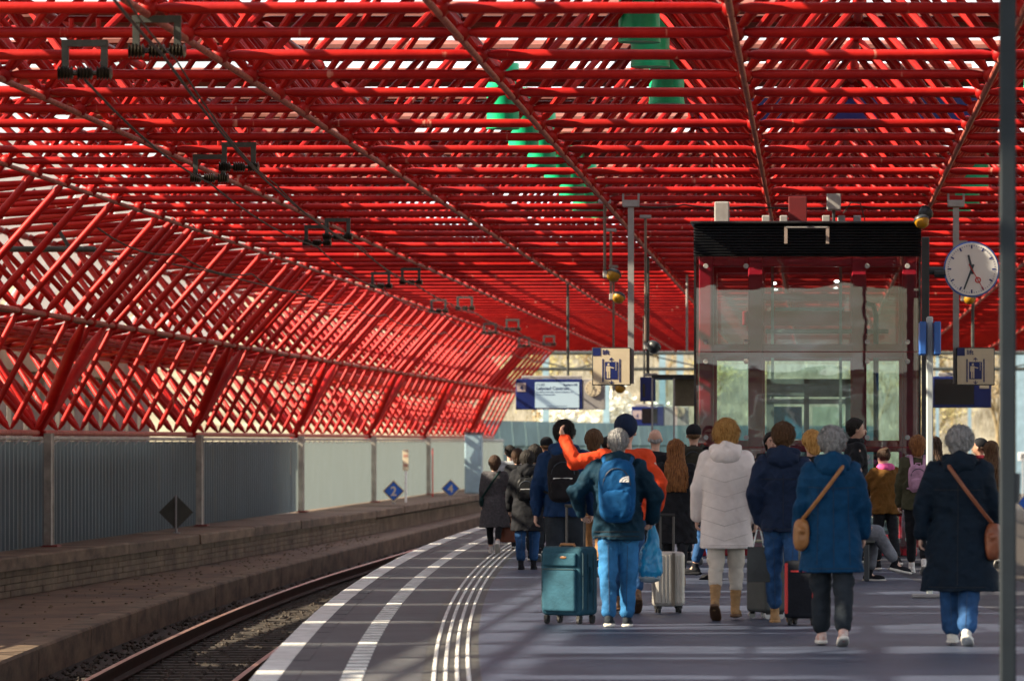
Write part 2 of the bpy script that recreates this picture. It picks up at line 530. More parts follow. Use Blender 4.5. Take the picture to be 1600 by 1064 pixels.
opp = tag(empty('opposite_platform'), 'low brown opposite platform wall with concrete coping below the fence', 'platform wall')
core = MB(); vs = []
for y in yl:
    c = coping(y) - 0.16
    vs += [(c, y, -0.7), (c, y, -0.32), (-14.2, y, -0.32), (-14.2, y, -0.7)]
core.add(vs, [(i * 4 + j, i * 4 + j + 1, (i + 1) * 4 + j + 1, (i + 1) * 4 + j) for i in range(len(yl) - 1) for j in range(3)])
core.build('wall_core', BLOCK, opp)
blk = [MB().bbox((0, 0, 0), (0.10, 0.80, 0.092), 0.008).mesh('block', BLOCK)]
for c in range(4):
    y = 57 + (0.4 if c % 2 else 0)
    while y < 114:
        sl = math.atan(coping(y + 0.4) - coping(y - 0.4)) / 0.8
        inst('block', blk[0], opp, Matrix.Translation((coping(y) - 0.135 + rnd.uniform(-.006, .006), y, -0.61 + c * 0.097)) @ Matrix.Rotation(-sl, 4, 'Z'))
        y += 0.81
i = 0; y = 40.0
while y < 176:
    L = 7.3
    dz = rnd.uniform(-0.012, 0.012)
    mb = MB(); vs = []
    yy = [y + 0.03, y + L / 2, y + L - 0.03]
    for q in yy:
        c = coping(q) + rnd.uniform(-0.01, 0.01)
        vs += [(c, q, -0.26), (c, q, -0.10 + dz), (c - 0.02, q, -0.075 + dz), (-14.0, q, -0.075 + dz), (-14.0, q, -0.26)]
    mb.add(vs, [(a * 5 + j, a * 5 + (j + 1) % 5, (a + 1) * 5 + (j + 1) % 5, (a + 1) * 5 + j) for a in range(2) for j in range(5)] + [(0, 1, 2, 3, 4), (14, 13, 12, 11, 10)])
    mb.build('coping_slab', CONC, opp)
    y += L
# litter, stones on the ledge
gm = MB()
for i in range(420):
    y = rnd.uniform(44, 110); x = rnd.uniform(coping(y), ledge(y) - 0.1); s = rnd.uniform(0.008, 0.03)
    gm.sphere((x, y, -0.652), (s, s * rnd.uniform(.7, 1.6), s * .6), 5, 3)
tag(gm.build('gravel', BLOCK), 'scattered small stones and grit on the concrete ledge', 'gravel', kind='stuff')

# ------------------------------------------------------------------ red space frame canopy
ZB = 5.06; ST = 2.25; SL = 2.33; ZT = 6.50
LX = [-10.0 + SL * i for i in range(10)]          # lower chord lines
TX = [x + SL / 2 for x in LX[:-1]]
FY = [25.9 + ST * i for i in range(68)]           # frames, 28 .. 177
E_, M_, B_ = (-10.0, ZB), (-11.4, 3.47), (-12.3, 1.76)
T0 = (-11.55, 6.45); T1 = (-12.55, 4.85); T2 = (-13.35, 3.15)
canopy = tag(empty('station_canopy'), 'red tubular steel space frame canopy over the platform and track', 'canopy')

def tube_mesh(name, L, r, taper=0.16, n=10, m=RED, thin=0.5):
    if taper:
        pts = [(0, 0, 0.03), (0, 0, 0.05), (0, 0, taper), (0, 0, L - taper), (0, 0, L - 0.05), (0, 0, L - 0.03)]
        rr = [r * thin, r * thin, r, r, r * thin, r * thin]
    else:
        pts = [(0, 0, 0), (0, 0, L)]; rr = [r, r]
    return MB().path(pts, rr, n).mesh(name, m, 40)
def align(p0, p1):
    p0, p1 = Vector(p0), Vector(p1)
    d = p1 - p0
    q = d.to_track_quat('Z', 'X')
    return Matrix.Translation(p0) @ q.to_matrix().to_4x4()
def seen(p):
    x, y, z = p
    px = 1275 + F * x / y; py = 689 - F * (z - EYE) / y
    return -70 < px < 1670 and -60 < py < 1120

def members(name, segs, r, limit=300, **kw):
    """segs: list of (p0, p1) of one length; nearest visible ones become parts, the rest one mass"""
    L = (Vector(segs[0][1]) - Vector(segs[0][0])).length
    me = tube_mesh(name, L, r, **kw)
    mid = [((a[0] + b[0]) / 2, (a[1] + b[1]) / 2, (a[2] + b[2]) / 2) for a, b in segs]
    order = sorted([i for i in range(len(segs)) if seen(mid[i])], key=lambda i: mid[i][1])
    pick = set(order[:limit])
    rest = []
    for i, (a, b) in enumerate(segs):
        M = align(a, b)
        if i in pick: inst(name, me, canopy, M)
        else: rest.append(M)
    if rest:
        merge(name + 's', me, rest, kw.get('m', RED), canopy)

members('crossbar', [((LX[i], y, ZB), (LX[i + 1], y, ZB)) for y in FY for i in range(9)], 0.047)
members('diagonal_brace', [((LX[i + s], y, ZB), (TX[i], y + t * ST / 2, ZT)) for y in FY for i in range(9) for s in (0, 1) for t in (-1, 1)], 0.038, taper=0.13, n=8)
members('wall_strut', [((M_[0], y, M_[1]), (E_[0], y, E_[1])) for y in FY], 0.052)
members('lower_strut', [((B_[0], y, B_[1]), (M_[0], y, M_[1])) for y in FY], 0.046)
def pl(a, b, r, name, both=False, **k):
    members(name, [((a[0], y, a[1]), (b[0], y + t * ST / 2, b[1])) for y in FY for t in ((-1, 1) if both else (0,))], r, **k)
pl(E_, T0, 0.042, 'eave_brace'); pl(E_, T1, 0.042, 'eave_brace', True); pl(M_, T1, 0.046, 'wall_brace', True); pl(M_, T2, 0.040, 'wall_brace', True); pl(B_, T2, 0.044, 'foot_brace', True)
pl(T0, T1, 0.045, 'outer_strut'); pl(T1, T2, 0.045, 'outer_strut'); pl((TX[0], ZT), T0, 0.045, 'outer_strut')
# top chord crossbars (upper layer)
members('top_crossbar', [((TX[i], y + ST / 2, ZT), (TX[i + 1], y + ST / 2, ZT)) for y in FY[::2] for i in range(8)], 0.038, limit=120)
# long chords
def chord(name, x, z, r, m, y0=FY[0] - 0.3, y1=FY[-1] + 0.3, dz=0.0):
    MB().path([(x, y0, z + dz), (x, (y0 + y1) / 2, z + dz), (x, y1, z + dz)], r, 10).build(name, m, canopy, 40)
for x in LX: chord('chord_tube', x, ZB, 0.030, BROWNRAIL, dz=-0.055)
for x in TX: chord('top_chord', x, ZT, 0.055, RED)
chord('chord_tube', M_[0], M_[1], 0.042, BROWNRAIL); chord('chord_tube', B_[0], B_[1], 0.045, BROWNRAIL, dz=-0.03)
for p in (T0, T1, T2): chord('outer_chord', p[0], p[1], 0.055, RED)
for k in range(5):   # purlins behind the mid chord
    chord('purlin', -12.0 - 0.32 * k, 3.30 - 0.02 * k, 0.04, RED)
# nodes
nd = MB().sphere((0, 0, 0), 0.085, 8, 5).mesh('node_joint', RED, 60)
nm = [Matrix.Translation((x, y, ZB)) for y in FY for x in LX] + [Matrix.Translation((M_[0], y, M_[1])) for y in FY] + [Matrix.Translation((x, y + ST / 2, ZT)) for y in FY for x in TX for _ in (0,)]
merge('node_joints', nd, nm, RED, canopy)
# heavy V struts standing on the fence posts, one per bay of 8 frames
BAY = 8 * ST
yb0 = 73.5 - BAY
ybs = [yb0 + BAY * i for i in range(7)]
for yb in ybs:
    p = Vector((B_[0], yb, B_[1] - 0.02))
    for dy in (-1.0, 1.0):
        for q in (M_, T2):
            w = 0.98 if q is T2 else 1.0
            e = Vector((q[0], yb + dy * ST * 0.5, q[1]))
            MB().path([p, p.lerp(e, 0.12), p.lerp(e, 0.22), p.lerp(e, 0.8), p.lerp(e, 0.93), e], [0.06, 0.065, 0.098, 0.098, 0.055, 0.04], 12).build('column_strut', RED, canopy, 40)
    MB().lathe((p.x, p.y, p.z - 0.14), [(0.10, 0), (0.16, 0.02), (0.16, 0.05), (0.09, 0.08), (0.13, 0.16)], 14).build('bearing', RED, canopy, 40)
# heavy struts upward every second bay node
for yb in ybs:
    for dy in (-1.0, 1.0):
        a = Vector((M_[0], yb + dy * ST * 0.5, M_[1])); e = Vector((E_[0], yb + dy * ST * 0.5, E_[1]))
        MB().path([a, a.lerp(e, 0.1), a.lerp(e, 0.9), e], [0.035, 0.060, 0.060, 0.035], 10).build('heavy_strut', RED, canopy, 40)
# roof deck: opaque strips, between them skylight slots partly covered
XD0, XD1 = -11.7, 11.4
dk = []
def corr(name, x0, x1, y0, y1, z, m, parent, pitch=0.35, amp=0.035):
    mb = MB(); n = max(2, int((y1 - y0) / pitch * 2)); vs = []
    for i in range(n + 1):
        y = y0 + (y1 - y0) * i / n
        h = z + (amp if i % 2 else -amp)
        vs += [(x0, y, h), (x1, y, h), (x0, y, h + 0.05), (x1, y, h + 0.05)]
    fs = []
    for i in range(n):
        a = 4 * i
        fs += [(a, a + 1, a + 5, a + 4), (a + 2, a + 6, a + 7, a + 3), (a, a + 4, a + 6, a + 2), (a + 1, a + 3, a + 7, a + 5)]
    fs += [(0, 2, 3, 1), (4 * n, 4 * n + 1, 4 * n + 3, 4 * n + 2)]
    mb.add(vs, fs)
    return mb.build(name, m, parent)
yd = FY[0] - 1.0
bi = 0
while yd < FY[-1]:
    left = XD0 if yd < 96 else -4.6
    corr('roof_panel', left, XD1, yd, yd + 2.35, 6.78, DECK, canopy)
    for c in range(10):
        xa = XD0 + c * 2.31
        if xa < left - 0.1: continue
        if rnd.random() < 0.55: continue
        corr('skylight_cover', xa + 0.02, xa + 2.29, yd + 2.45 + rnd.choice((0, .3)), yd + rnd.choice((3.3, 4.0)), 6.70, DECK, canopy)
    yd += 2 * ST; bi += 1
# outer ribbed cladding on the wall side
def clad(a, b, y0, y1, m=CLAD):
    mb = MB(); pitch = 0.28; n = int((y1 - y0) / pitch); vs = []
    d = Vector((b[0] - a[0], 0, b[1] - a[1])).normalized(); nn = Vector((-d.z, 0, d.x))
    for i in range(n + 1):
        y = y0 + pitch * i
        o = nn * (0.03 if i % 2 else -0.03)
        vs += [(a[0] + o.x, y, a[1] + o.z), (b[0] + o.x, y, b[1] + o.z)]
    mb.add(vs, [(2 * i, 2 * i + 1, 2 * i + 3, 2 * i + 2) for i in range(n)])
    return mb.build('cladding_sheet', m, canopy)
y = FY[0]
while y < 98:
    clad((-13.55, 3.25), (-11.75, 6.05), y + 0.03, y + 4.1)
    y += 4.5
y = 160.0
while y < 176:
    clad((-12.9, 4.6), (-11.75, 6.05), y + 0.03, y + 4.45)
    y += 4.5
# green light shafts hanging from the deck at the top chords
GS = []
for (x, y) in [(-1.9, F * 4.43 / 644), (-1.9, F * 4.43 / 604), (-1.9, F * 4.43 / 544)]:
    GS.append((x, y))
yy = F * 4.43 / 504
for i in range(7):
    GS.append((-4.30, yy + i * 4.5))
for y in (52.0, 56.5, 80, 84.5, 89):
    GS.append((2.75, y))
gl = MB().lathe((0, 0, 0), [(0.20, 0.01), (0.228, 0.0), (0.228, 0.04), (0.222, 0.042), (0.222, 0.56), (0.228, 0.562), (0.228, 0.62), (0.222, 0.622), (0.222, 0.90)], 28).mesh('light_shaft', GREEN, 25)
for x, y in GS:
    inst('light_shaft', gl, canopy, Matrix.Translation((x, y, 5.88)))
# blue beam under the deck
tag(MB().box((0.55, 66.0, 6.25), (4.4, 0.25, 0.42)).build('blue_beam', NAVY), 'dark blue box beam hanging high among the red roof tubes', 'beam')

# ------------------------------------------------------------------ fence of ribbed sheets below the lattice
fence = tag(empty('noise_barrier'), 'grey green ribbed sheet barrier standing on the opposite platform', 'barrier')
WX = -12.2
post = MB().box((0, 0, 0), (0.10, 0.30, 1.80)).box((0.055, 0.13, 0), (0.02, 0.05, 1.8)).box((0.055, -0.13, 0), (0.02, 0.05, 1.8)).mesh('fence_post', POSTM)
pt = MB().box((0, 0, 0), (0.26, 0.42, 0.03)).mesh('base_plate', mat('base plate red', (0.2, 0.03, 0.025), 0.6))
sheet = MB(); vs = []
n = 24
for i in range(n + 1):
    y = i * (BAY / 8 - 0.04) / n
    o = 0.045 if (i % 4) in (1, 2) else -0.03
    vs += [(o, y, 0.02), (o, y, 1.66), (o - 0.012, y, 0.02), (o - 0.012, y, 1.66)]
fs = []
for i in range(n):
    a = 4 * i
    fs += [(a, a + 4, a + 5, a + 1)]
sheet.add(vs, fs)
sheet = sheet.mesh('ribbed_sheet', BARRIER)
trail = MB().path([(0, 0, 0), (0, BAY - 0.4, 0)], 0.035, 8).mesh('top_rail', POSTM, 40)
for yb in ybs[:-0 or None]:
    inst('fence_post', post, fence, Matrix.Translation((WX + 0.06, yb, 0.82)))
    inst('base_plate', pt, fence, Matrix.Translation((WX + 0.1, yb, -0.055)))
    if yb + BAY > 182: continue
    for k in range(8):
        inst('ribbed_sheet', sheet, fence, Matrix.Translation((WX - 0.03, yb + 0.18 + k * (BAY - 0.3) / 8, -0.07)))
    inst('top_rail', trail, fence, Matrix.Translation((WX - 0.02, yb + 0.2, 1.64)))
    for k in range(16):
        MB().path([(WX - 0.02, yb + 0.8 + k * 1.1, 1.5), (WX + 0.08, yb + 0.9 + k * 1.1, 1.62)], 0.012, 5).build('clip', STEEL, fence)

# slatted shelter wall and its slab outside the canopy
shel = tag(empty('slatted_shelter', (-15.5, 75, 0)), 'brown slab and grey slatted shelter wall behind the red lattice at left', 'shelter')
SLATM = mat('slat board', (0.13, 0.115, 0.11), 0.7, 0.25, scale=2, coords='World', objrand=0.2)
SLABM = mat('brown slab', (0.17, 0.11, 0.07), 0.8, 0.2, scale=1.0, coords='World')
PALE = mat('pale edge', (0.55, 0.50, 0.40), 0.7, 0.1)
slat = MB().bbox((0, 0, 0), (0.12, 1.30, 3.0), 0.02).mesh('slat', SLATM)
slat2 = MB().bbox((0, 0, 0), (0.08, 0.42, 2.9), 0.02).mesh('slat', PALE)
y = 88.0; k = 0
while y < 108:
    inst('slat', slat, shel, Matrix.Translation((0, y - 75, 1.45)))
    inst('slat', slat2, shel, Matrix.Translation((-0.15, y - 75 + 0.95, 1.40)))
    y += 1.9
MB().box((-0.4, 4, 3.42), (1.2, 58, 0.92)).build('slab', SLABM, shel)
MB().box((-0.3, 4, 3.93), (1.3, 58.5, 0.08)).build('slab_cap', PALE, shel)
for y in (62, 74, 86):
    MB().box((-0.5, y - 75, 1.0), (0.25, 0.25, 3.9)).build('shelter_post', SLATM, shel)

MB().box((2.2, -0.5, 0.72), (0.2, 63, 1.7)).build('backlight_blocker', SLABM, shel)  # hidden wall added to keep light off the back of the near sheets

# ------------------------------------------------------------------ signs along the fence
def diamond(px, py, size_px, y, txt, label, front=True):
    x, z = atY(px, py, y)
    s = size_px * y / F / 2
    o = empty('stop_sign', (x, y, -0.075)); tag(o, label, 'sign')
    h = z + 0.075
    MB().path([(0, 0.03, 0), (0, 0.03, h + s * 0.6)], 0.025, 8).build('sign_post', STEEL, o, 40)
    MB().box((0, 0.03, 0.01), (0.12, 0.12, 0.02)).build('sign_foot', STEEL, o)
    if front:
        MB().poly([(0, h - s), (s, h), (0, h + s), (-s, h)], 0.012).build('sign_rim', CREAM, o)
        s2 = s * 0.88
        p = MB().poly([(0, h - s2), (s2, h), (0, h + s2), (-s2, h)], 0.004).build('sign_line', BLACKP, o); p.location.y = -0.005
        s2 = s * 0.80
        p = MB().poly([(0, h - s2), (s2, h), (0, h + s2), (-s2, h)], 0.004).build('sign_face', BLUE, o); p.location.y = -0.010
        text(txt, s * 1.15, (0, -0.012, h - s * 0.40), CREAM, o, align='CENTER', bold=0.004)
    else:
        MB().poly([(0, h - s), (s, h), (0, h + s), (-s, h)], 0.012).build('sign_plate', mat('sign back', (0.06, 0.065, 0.055), 0.6), o)
        MB().path([(0, -0.01, h - s), (0, -0.01, h + s)], 0.018, 6).build('sign_stiffener', STEEL, o)
diamond(615, 767, 35, 124, '2', 'larger blue diamond train stop sign reading two, on the yellowish barrier')
diamond(704, 763, 30, 143, '4', 'smaller blue diamond train stop sign reading four, right of the thin red pole')
diamond(275, 800, 54, 84.5, '', 'grey back of a diamond sign in front of the dark barrier panel', False)
def narrow_sign(px, top, bot, w, y, label):
    x, z1 = atY(px, top, y); _, z0 = atY(px, bot, y)
    o = empty('panel_sign', (x, y, -0.07)); tag(o, label, 'sign')
    MB().path([(0, 0, 0), (0, 0, z1 + 0.07)], 0.03, 8).build('sign_post', WHITEP, o, 40)
    MB().bbox((0, -0.04, (z0 + z1) / 2 + 0.07), (w, 0.02, z1 - z0), 0.006).build('sign_panel', CREAM, o)
    for k in (0.25, 0.7):
        MB().box((0, -0.052, z0 + (z1 - z0) * k + 0.07), (w * .7, 0.004, (z1 - z0) * 0.13)).build('sign_print', mat('faded red print', (0.4, 0.2, 0.15), 0.7), o)
narrow_sign(450, 700, 742, 0.13, 108, 'narrow white sign on a thin white post beside the shaded barrier panel')
narrow_sign(634, 702, 735, 0.16, 127, 'narrow white sign on a thin post behind the number 2 sign')
x, z = atY(676, 700, 139)
tag(MB().path([(x, 139, -0.07), (x, 139, z)], 0.02, 8).build('red_pole', REDP), 'thin red pole at the barrier left of the number 4 sign', 'pole')
eo = tag(empty('cabinet', (-10.9, 148, -0.07)), 'pale blue steel cabinet at the far end of the barrier', 'cabinet')
MB().bbox((0, 0, 0.95), (0.55, 0.5, 1.9), 0.03).build('cabinet_body', PALEBLUE, eo)
MB().bbox((0, 0, 1.93), (0.62, 0.56, 0.05), 0.01).build('cabinet_top', DARKSTEEL, eo)

# ------------------------------------------------------------------ overhead line brackets and wires
def bracket(x, y, s, label):
    o = empty('insulator_bracket', (x, y, ZB + 0.03)); tag(o, label, 'insulator bracket', 'insulator brackets under the roof')
    w = 0.33
    MB().box((0, 0, -0.12), (w + 0.06, 0.06, 0.055)).build('bracket_bar', RUSTDARK, o)
    for sx in (-1, 1):
        MB().box((sx * w / 2, 0, -0.255), (0.055, 0.05, 0.24)).build('bracket_leg', RUSTDARK, o)
        MB().path([(sx * w * .35, 0, 0.09), (sx * w * .35, 0, -0.10)], 0.022, 6).build('bracket_clamp', RED, o)
    pr = []
    for sx in (-1, 0, 1):
        c = sx * w / 2
        prof = []
        for j in range(5):
            u = c - 0.055 + j * 0.0275
            prof += [(0.062, u), (0.035, u + 0.015)]
        MB().lathe((0, -0.02, -0.375), prof, 12, 'X').build('insulator', INSUL, o, 30)
    MB().path([(-w / 2, -0.02, -0.375), (w / 2, -0.02, -0.375)], 0.022, 6).build('insulator_rod', INSUL, o)
    return o
def near_frame(y): return min(FY, key=lambda f: abs(f - y))
rowA = [(-6.2, 38.7), (-7.2, 55.9), (-7.86, 74.1), (-8.75, 94), (-9.05, 112), (-9.4, 133), (-9.55, 153)]
rowB = [(-5.27, 36.7), (-6.57, 54.5), (-7.3, 73), (-7.95, 92), (-8.25, 110.5), (-8.45, 129), (-8.6, 149)]
ordn = ['nearest', 'second', 'third', 'fourth', 'fifth', 'sixth', 'seventh']
for i, (x, y) in enumerate(rowA):
    bracket(x, near_frame(y), 1, 'dark insulator bracket under the roof, %s of the left row' % ordn[i])
for i, (x, y) in enumerate(rowB):
    yf = near_frame(y)
    if yf == near_frame(rowA[i][1]): yf -= ST
    bracket(x, yf, 1, 'dark insulator bracket under the roof, %s of the right row' % ordn[i])
def wire(name, pts, r, label, sag=0.0, m=WIRE):
    P = []
    for a, b in zip(pts[:-1], pts[1:]):
        for k in range(6):
            t = k / 6
            P.append((a[0] + (b[0] - a[0]) * t, a[1] + (b[1] - a[1]) * t, a[2] + (b[2] - a[2]) * t - sag * 4 * t * (1 - t)))
    P.append(pts[-1])
    o = MB().path(P, r, 6).build(name, m)
    return tag(o, label, 'wire')
wire('contact_wire', [(x + 0.0, near_frame(y), ZB - 0.40) for x, y in rowA], 0.012, 'dark overhead contact wire hung from the left row of brackets', 0.10)
wire('contact_wire', [(x + 0.05, near_frame(y), ZB - 0.38) for x, y in [(-4.4, 22)] + rowB], 0.013, 'dark overhead wire hung from the right row of brackets', 0.06)
wire('contact_wire', [(x + 0.15, near_frame(y), ZB - 0.41) for x, y in [(-4.3, 22)] + rowB], 0.008, 'thin overhead wire just right of the thick one under the brackets', 0.12)
wire('messenger_wire', [(M_[0] - 0.05, y, M_[1] + 0.05) for y in range(60, 178, 9)], 0.013, 'black cable sagging along the middle chord of the red lattice', 0.10)
wire('messenger_wire', [(-10.2 - (y % 2) * .1, y, 4.62) for y in range(66, 178, 9)], 0.014, 'black cable running below the eave of the red lattice', 0.14)
ca = tag(empty('catenary_bracket', (-12.4, 70.3, 4.2)), 'dark grey steel bracket with a diagonal brace at the left edge', 'bracket')
MB().path([(-0.6, 0, 0.3), (1.50, 0, 0.3)], 0.045, 10).build('arm_tube', RUSTDARK, ca, 40)
MB().path([(1.1, 0.05, 0.32), (0.55, 0.05, 1.2)], 0.03, 8).build('arm_brace', RUSTDARK, ca, 40)
MB().path([(1.50, 0, 0.3), (2.1, 8, 0.27), (2.4, 22, 0.25)], 0.014, 6).build('arm_wire', WIRE, ca)

# ------------------------------------------------------------------ lift
LY = 64.9
lift = tag(empty('lift_shaft', (-0.12, LY, 0)), 'red framed glass lift shaft with a black louvred top', 'lift')
LW, LD = 3.10, 2.6
def lx(px): return (px - 1275) * LY / F + 0.12
def lz(py): return EYE - (py - 689) * LY / F
hw = LW / 2
for yy in (0.06, LD):
    for a, b in ((1092, 1114), (1169, 1192), (1331, 1354), (1410, 1433)):
        x0, x1 = lx(a), lx(b)
        MB().bbox(((x0 + x1) / 2, yy + 0.12, 2.1), (x1 - x0, 0.20, 4.2), 0.012).build('frame_post', LIFTRED, lift)
    for zc, h in ((lz(548), 0.19), (lz(697), 0.16), (lz(407), 0.16), (0.12, 0.24), (lz(800), 0.12)):
        MB().bbox((0, yy + 0.13, zc), (LW - 0.06, 0.15, h), 0.012).build('frame_beam', LIFTRED, lift)
for s in (-1, 1):
    for yy in (0.9, 1.8):
        MB().bbox((s * (hw - 0.12), yy, 2.1), (0.14, 0.14, 4.1), 0.01).build('frame_post', LIFTRED, lift)
    for zc in (lz(548), lz(697), 0.15, 4.1):
        MB().bbox((s * (hw - 0.12), LD / 2 + 0.1, zc), (0.12, LD - 0.3, 0.14), 0.01).build('frame_beam', LIFTRED, lift)
rows = [(4.17, lz(549)), (lz(549) - 0.012, lz(698)), (lz(698) - 0.012, 0.10)]
BOLT = MB().lathe((0, 0, 0), [(0.0005, -0.03), (0.032, -0.03), (0.036, -0.02), (0.036, 0.0)], 14, 'Y').mesh('glass_bolt', STEEL, 30)
for i, (z1, z0) in enumerate(rows):
    p = MB().box((0, -0.012, (z0 + z1) / 2), (LW, 0.012, z1 - z0)).build('glass_pane', GLASS, lift)
    MB().box((0, LD + 0.30, (z0 + z1) / 2), (LW, 0.012, z1 - z0)).build('glass_pane', GLASS2, lift)
    for s in (-1, 1):
        MB().box((s * (hw + 0.008), LD / 2 + 0.14, (z0 + z1) / 2), (0.012, LD + 0.24, z1 - z0)).build('glass_pane', GLASS2, lift)
    for px in (1103, 1166, 1355, 1418):
        for zz in (z1 - 0.13, z0 + 0.13):
            inst('glass_bolt', BOLT, p, Matrix.Translation((lx(px), -0.02, zz)))
for s in (-1, 1):
    MB().box((s * (hw + 0.02), -0.002, 2.13), (0.03, 0.05, 4.1)).build('corner_strip', BLACK, lift)
# louvred header
MB().box((0, LD / 2 + 0.14, 4.405), (LW + 0.02, LD + 0.1, 0.44)).build('header_box', BLACK, lift)
lou = MB().box((0, 0, 0), (LW + 0.08, 0.06, 0.022), M=Matrix.Rotation(R(25), 3, 'X')).mesh('louvre', mat('black louvre', (0.014, 0.015, 0.018), 0.35))
for k in range(11):
    inst('louvre', lou, lift, Matrix.Translation((0, 0.05, 4.20 + k * 0.040)))
MB().bbox((0, LD / 2 + 0.1, 4.645), (LW + 0.16, LD + 0.5, 0.035), 0.008).build('roof_plate', BLACK, lift)
for px in (1228, 1293):
    MB().box((lx(px), -0.12, lz(368)), (0.045, 0.02, 0.24)).build('rail_leg', mat('dull steel', (0.35, 0.28, 0.25), 0.5), lift)
MB().path([(lx(1228), -0.12, lz(356)), (lx(1293), -0.12, lz(356))], 0.016, 8).build('hand_rail', STEEL, lift)
# equipment on top
MB().bbox((lx(1127), 0.5, 4.80), (0.21, 0.25, 0.32), 0.015).build('roof_box', STEEL, lift)
MB().bbox((lx(1303), 0.6, 4.98), (0.20, 0.18, 0.26), 0.015).build('roof_box', STEEL, lift)
MB().path([(lx(1303), 0.6, 4.65), (lx(1303), 0.6, 4.88)], 0.025, 8).build('box_stem', DARKSTEEL, lift)
for px in (1196, 1224, 1291, 1315, 1340):
    MB().bbox((lx(px), 0.7, 4.72), (0.11, 0.12, 0.12), 0.01).build('junction_box', STEEL, lift)
MB().bbox((lx(1246), 0.9, 4.85), (0.26, 0.3, 0.40), 0.01).build('roof_bracket', mat('shaded red bracket', (0.12, 0.003, 0.006), 0.6), lift)  # shade under the roof put into the colour as a darker red
MB().path([(lx(1318), 0.5, 4.80), (lx(1330), 0.4, 4.95), (lx(1345), 0.4, 4.93), (lx(1352), 0.5, 4.70)], 0.008, 6).build('loose_cable', BLACKP, lift)
# inside: guide rails, cross beams, pipes, car
MB().bbox((lx(1245), 1.2, lz(494)), (1.55, 0.16, 0.20), 0.01).build('cross_beam', LIFTRED, lift)
MB().bbox((lx(1250), 1.3, lz(460)), (1.3, 0.1, 0.10), 0.01).build('cross_beam', LIFTRED, lift)
MB().path([(lx(1195), 1.1, lz(515)), (lx(1390), 1.1, lz(515))], 0.035, 8).build('pipe', LIFTINT, lift, 40)
MB().path([(lx(1210), 1.0, lz(480)), (lx(1320), 1.0, lz(480))], 0.025, 8).build('pipe', LIFTINT, lift, 40)
for px in (1206, 1314):
    MB().box((lx(px), 1.0, 2.1), (0.04, 0.06, 4.1)).build('guide_rail', LIFTINT, lift)
MB().path([(lx(1345), 0.9, lz(470)), (lx(1366), 0.9, lz(474)), (lx(1370), 0.9, lz(490)), (lx(1370), 0.9, 0.2)], 0.04, 8).build('duct', DARKSTEEL, lift, 40)
cb = MB()
for (a, b, c, d) in ((1196, 1330, 590, 598), (1196, 1330, 622, 630), (1196, 1202, 590, 690), (1256, 1264, 590, 870), (1322, 1330, 590, 870), (1202, 1208, 622, 870)):
    cb.box(((lx(a) + lx(b)) / 2, 1.35, (lz(c) + lz(d)) / 2), (lx(b) - lx(a), 0.05, lz(c) - lz(d)))
cb.build('car_frame', LIFTINT, lift)
MB().bbox((lx(1263), 1.42, lz(606)), (1.12, 0.10, 0.22), 0.01).build('car_header', LIFTINT, lift)
MB().box((lx(1230), 1.37, lz(660)), (0.40, 0.01, 0.46)).build('car_poster', mat('poster blue', (0.05, 0.24, 0.42), 0.4, 0.3, scale=6), lift)
MB().box((lx(1294), 1.37, lz(660)), (0.44, 0.01, 0.46)).build('car_pane', GLASS2, lift)
for px, py in ((1208, 437), (1308, 434)):
    MB().sphere((lx(px), 1.5, lz(py)), (0.035, 0.035, 0.018), 10, 6).build('lift_lamp', LAMP, lift, 60)
MB().path([(lx(1180), 1.5, 4.15), (lx(1180), 1.5, 3.95)], 0.02, 6).build('lamp_stem', BLACK, lift)
# white ticket pillar behind the shaft
tp = tag(empty('ticket_cabinet', (0.0, 71.5, 0)), 'pale grey cabinet with a curved top seen through the lift glass', 'cabinet')
w = 0.42
prof = [(-w, 0.0), (w, 0.0), (w, 1.62)] + [(w - 2 * w * t / 8, 1.62 + 0.16 * math.sin(math.pi * (0.15 + 0.85 * t / 8) ** 1.2)) for t in range(1, 8)] + [(-w, 1.66)]
MB().poly(prof, 0.6).build('cabinet_shell', mat('cabinet shell', (0.55, 0.54, 0.53), 0.45, 0.05), tp)
MB().box((0.05, -0.01, 1.15), (0.5, 0.02, 0.5)).build('cabinet_door', mat('cabinet door', (0.42, 0.42, 0.43), 0.45, 0.05), tp)

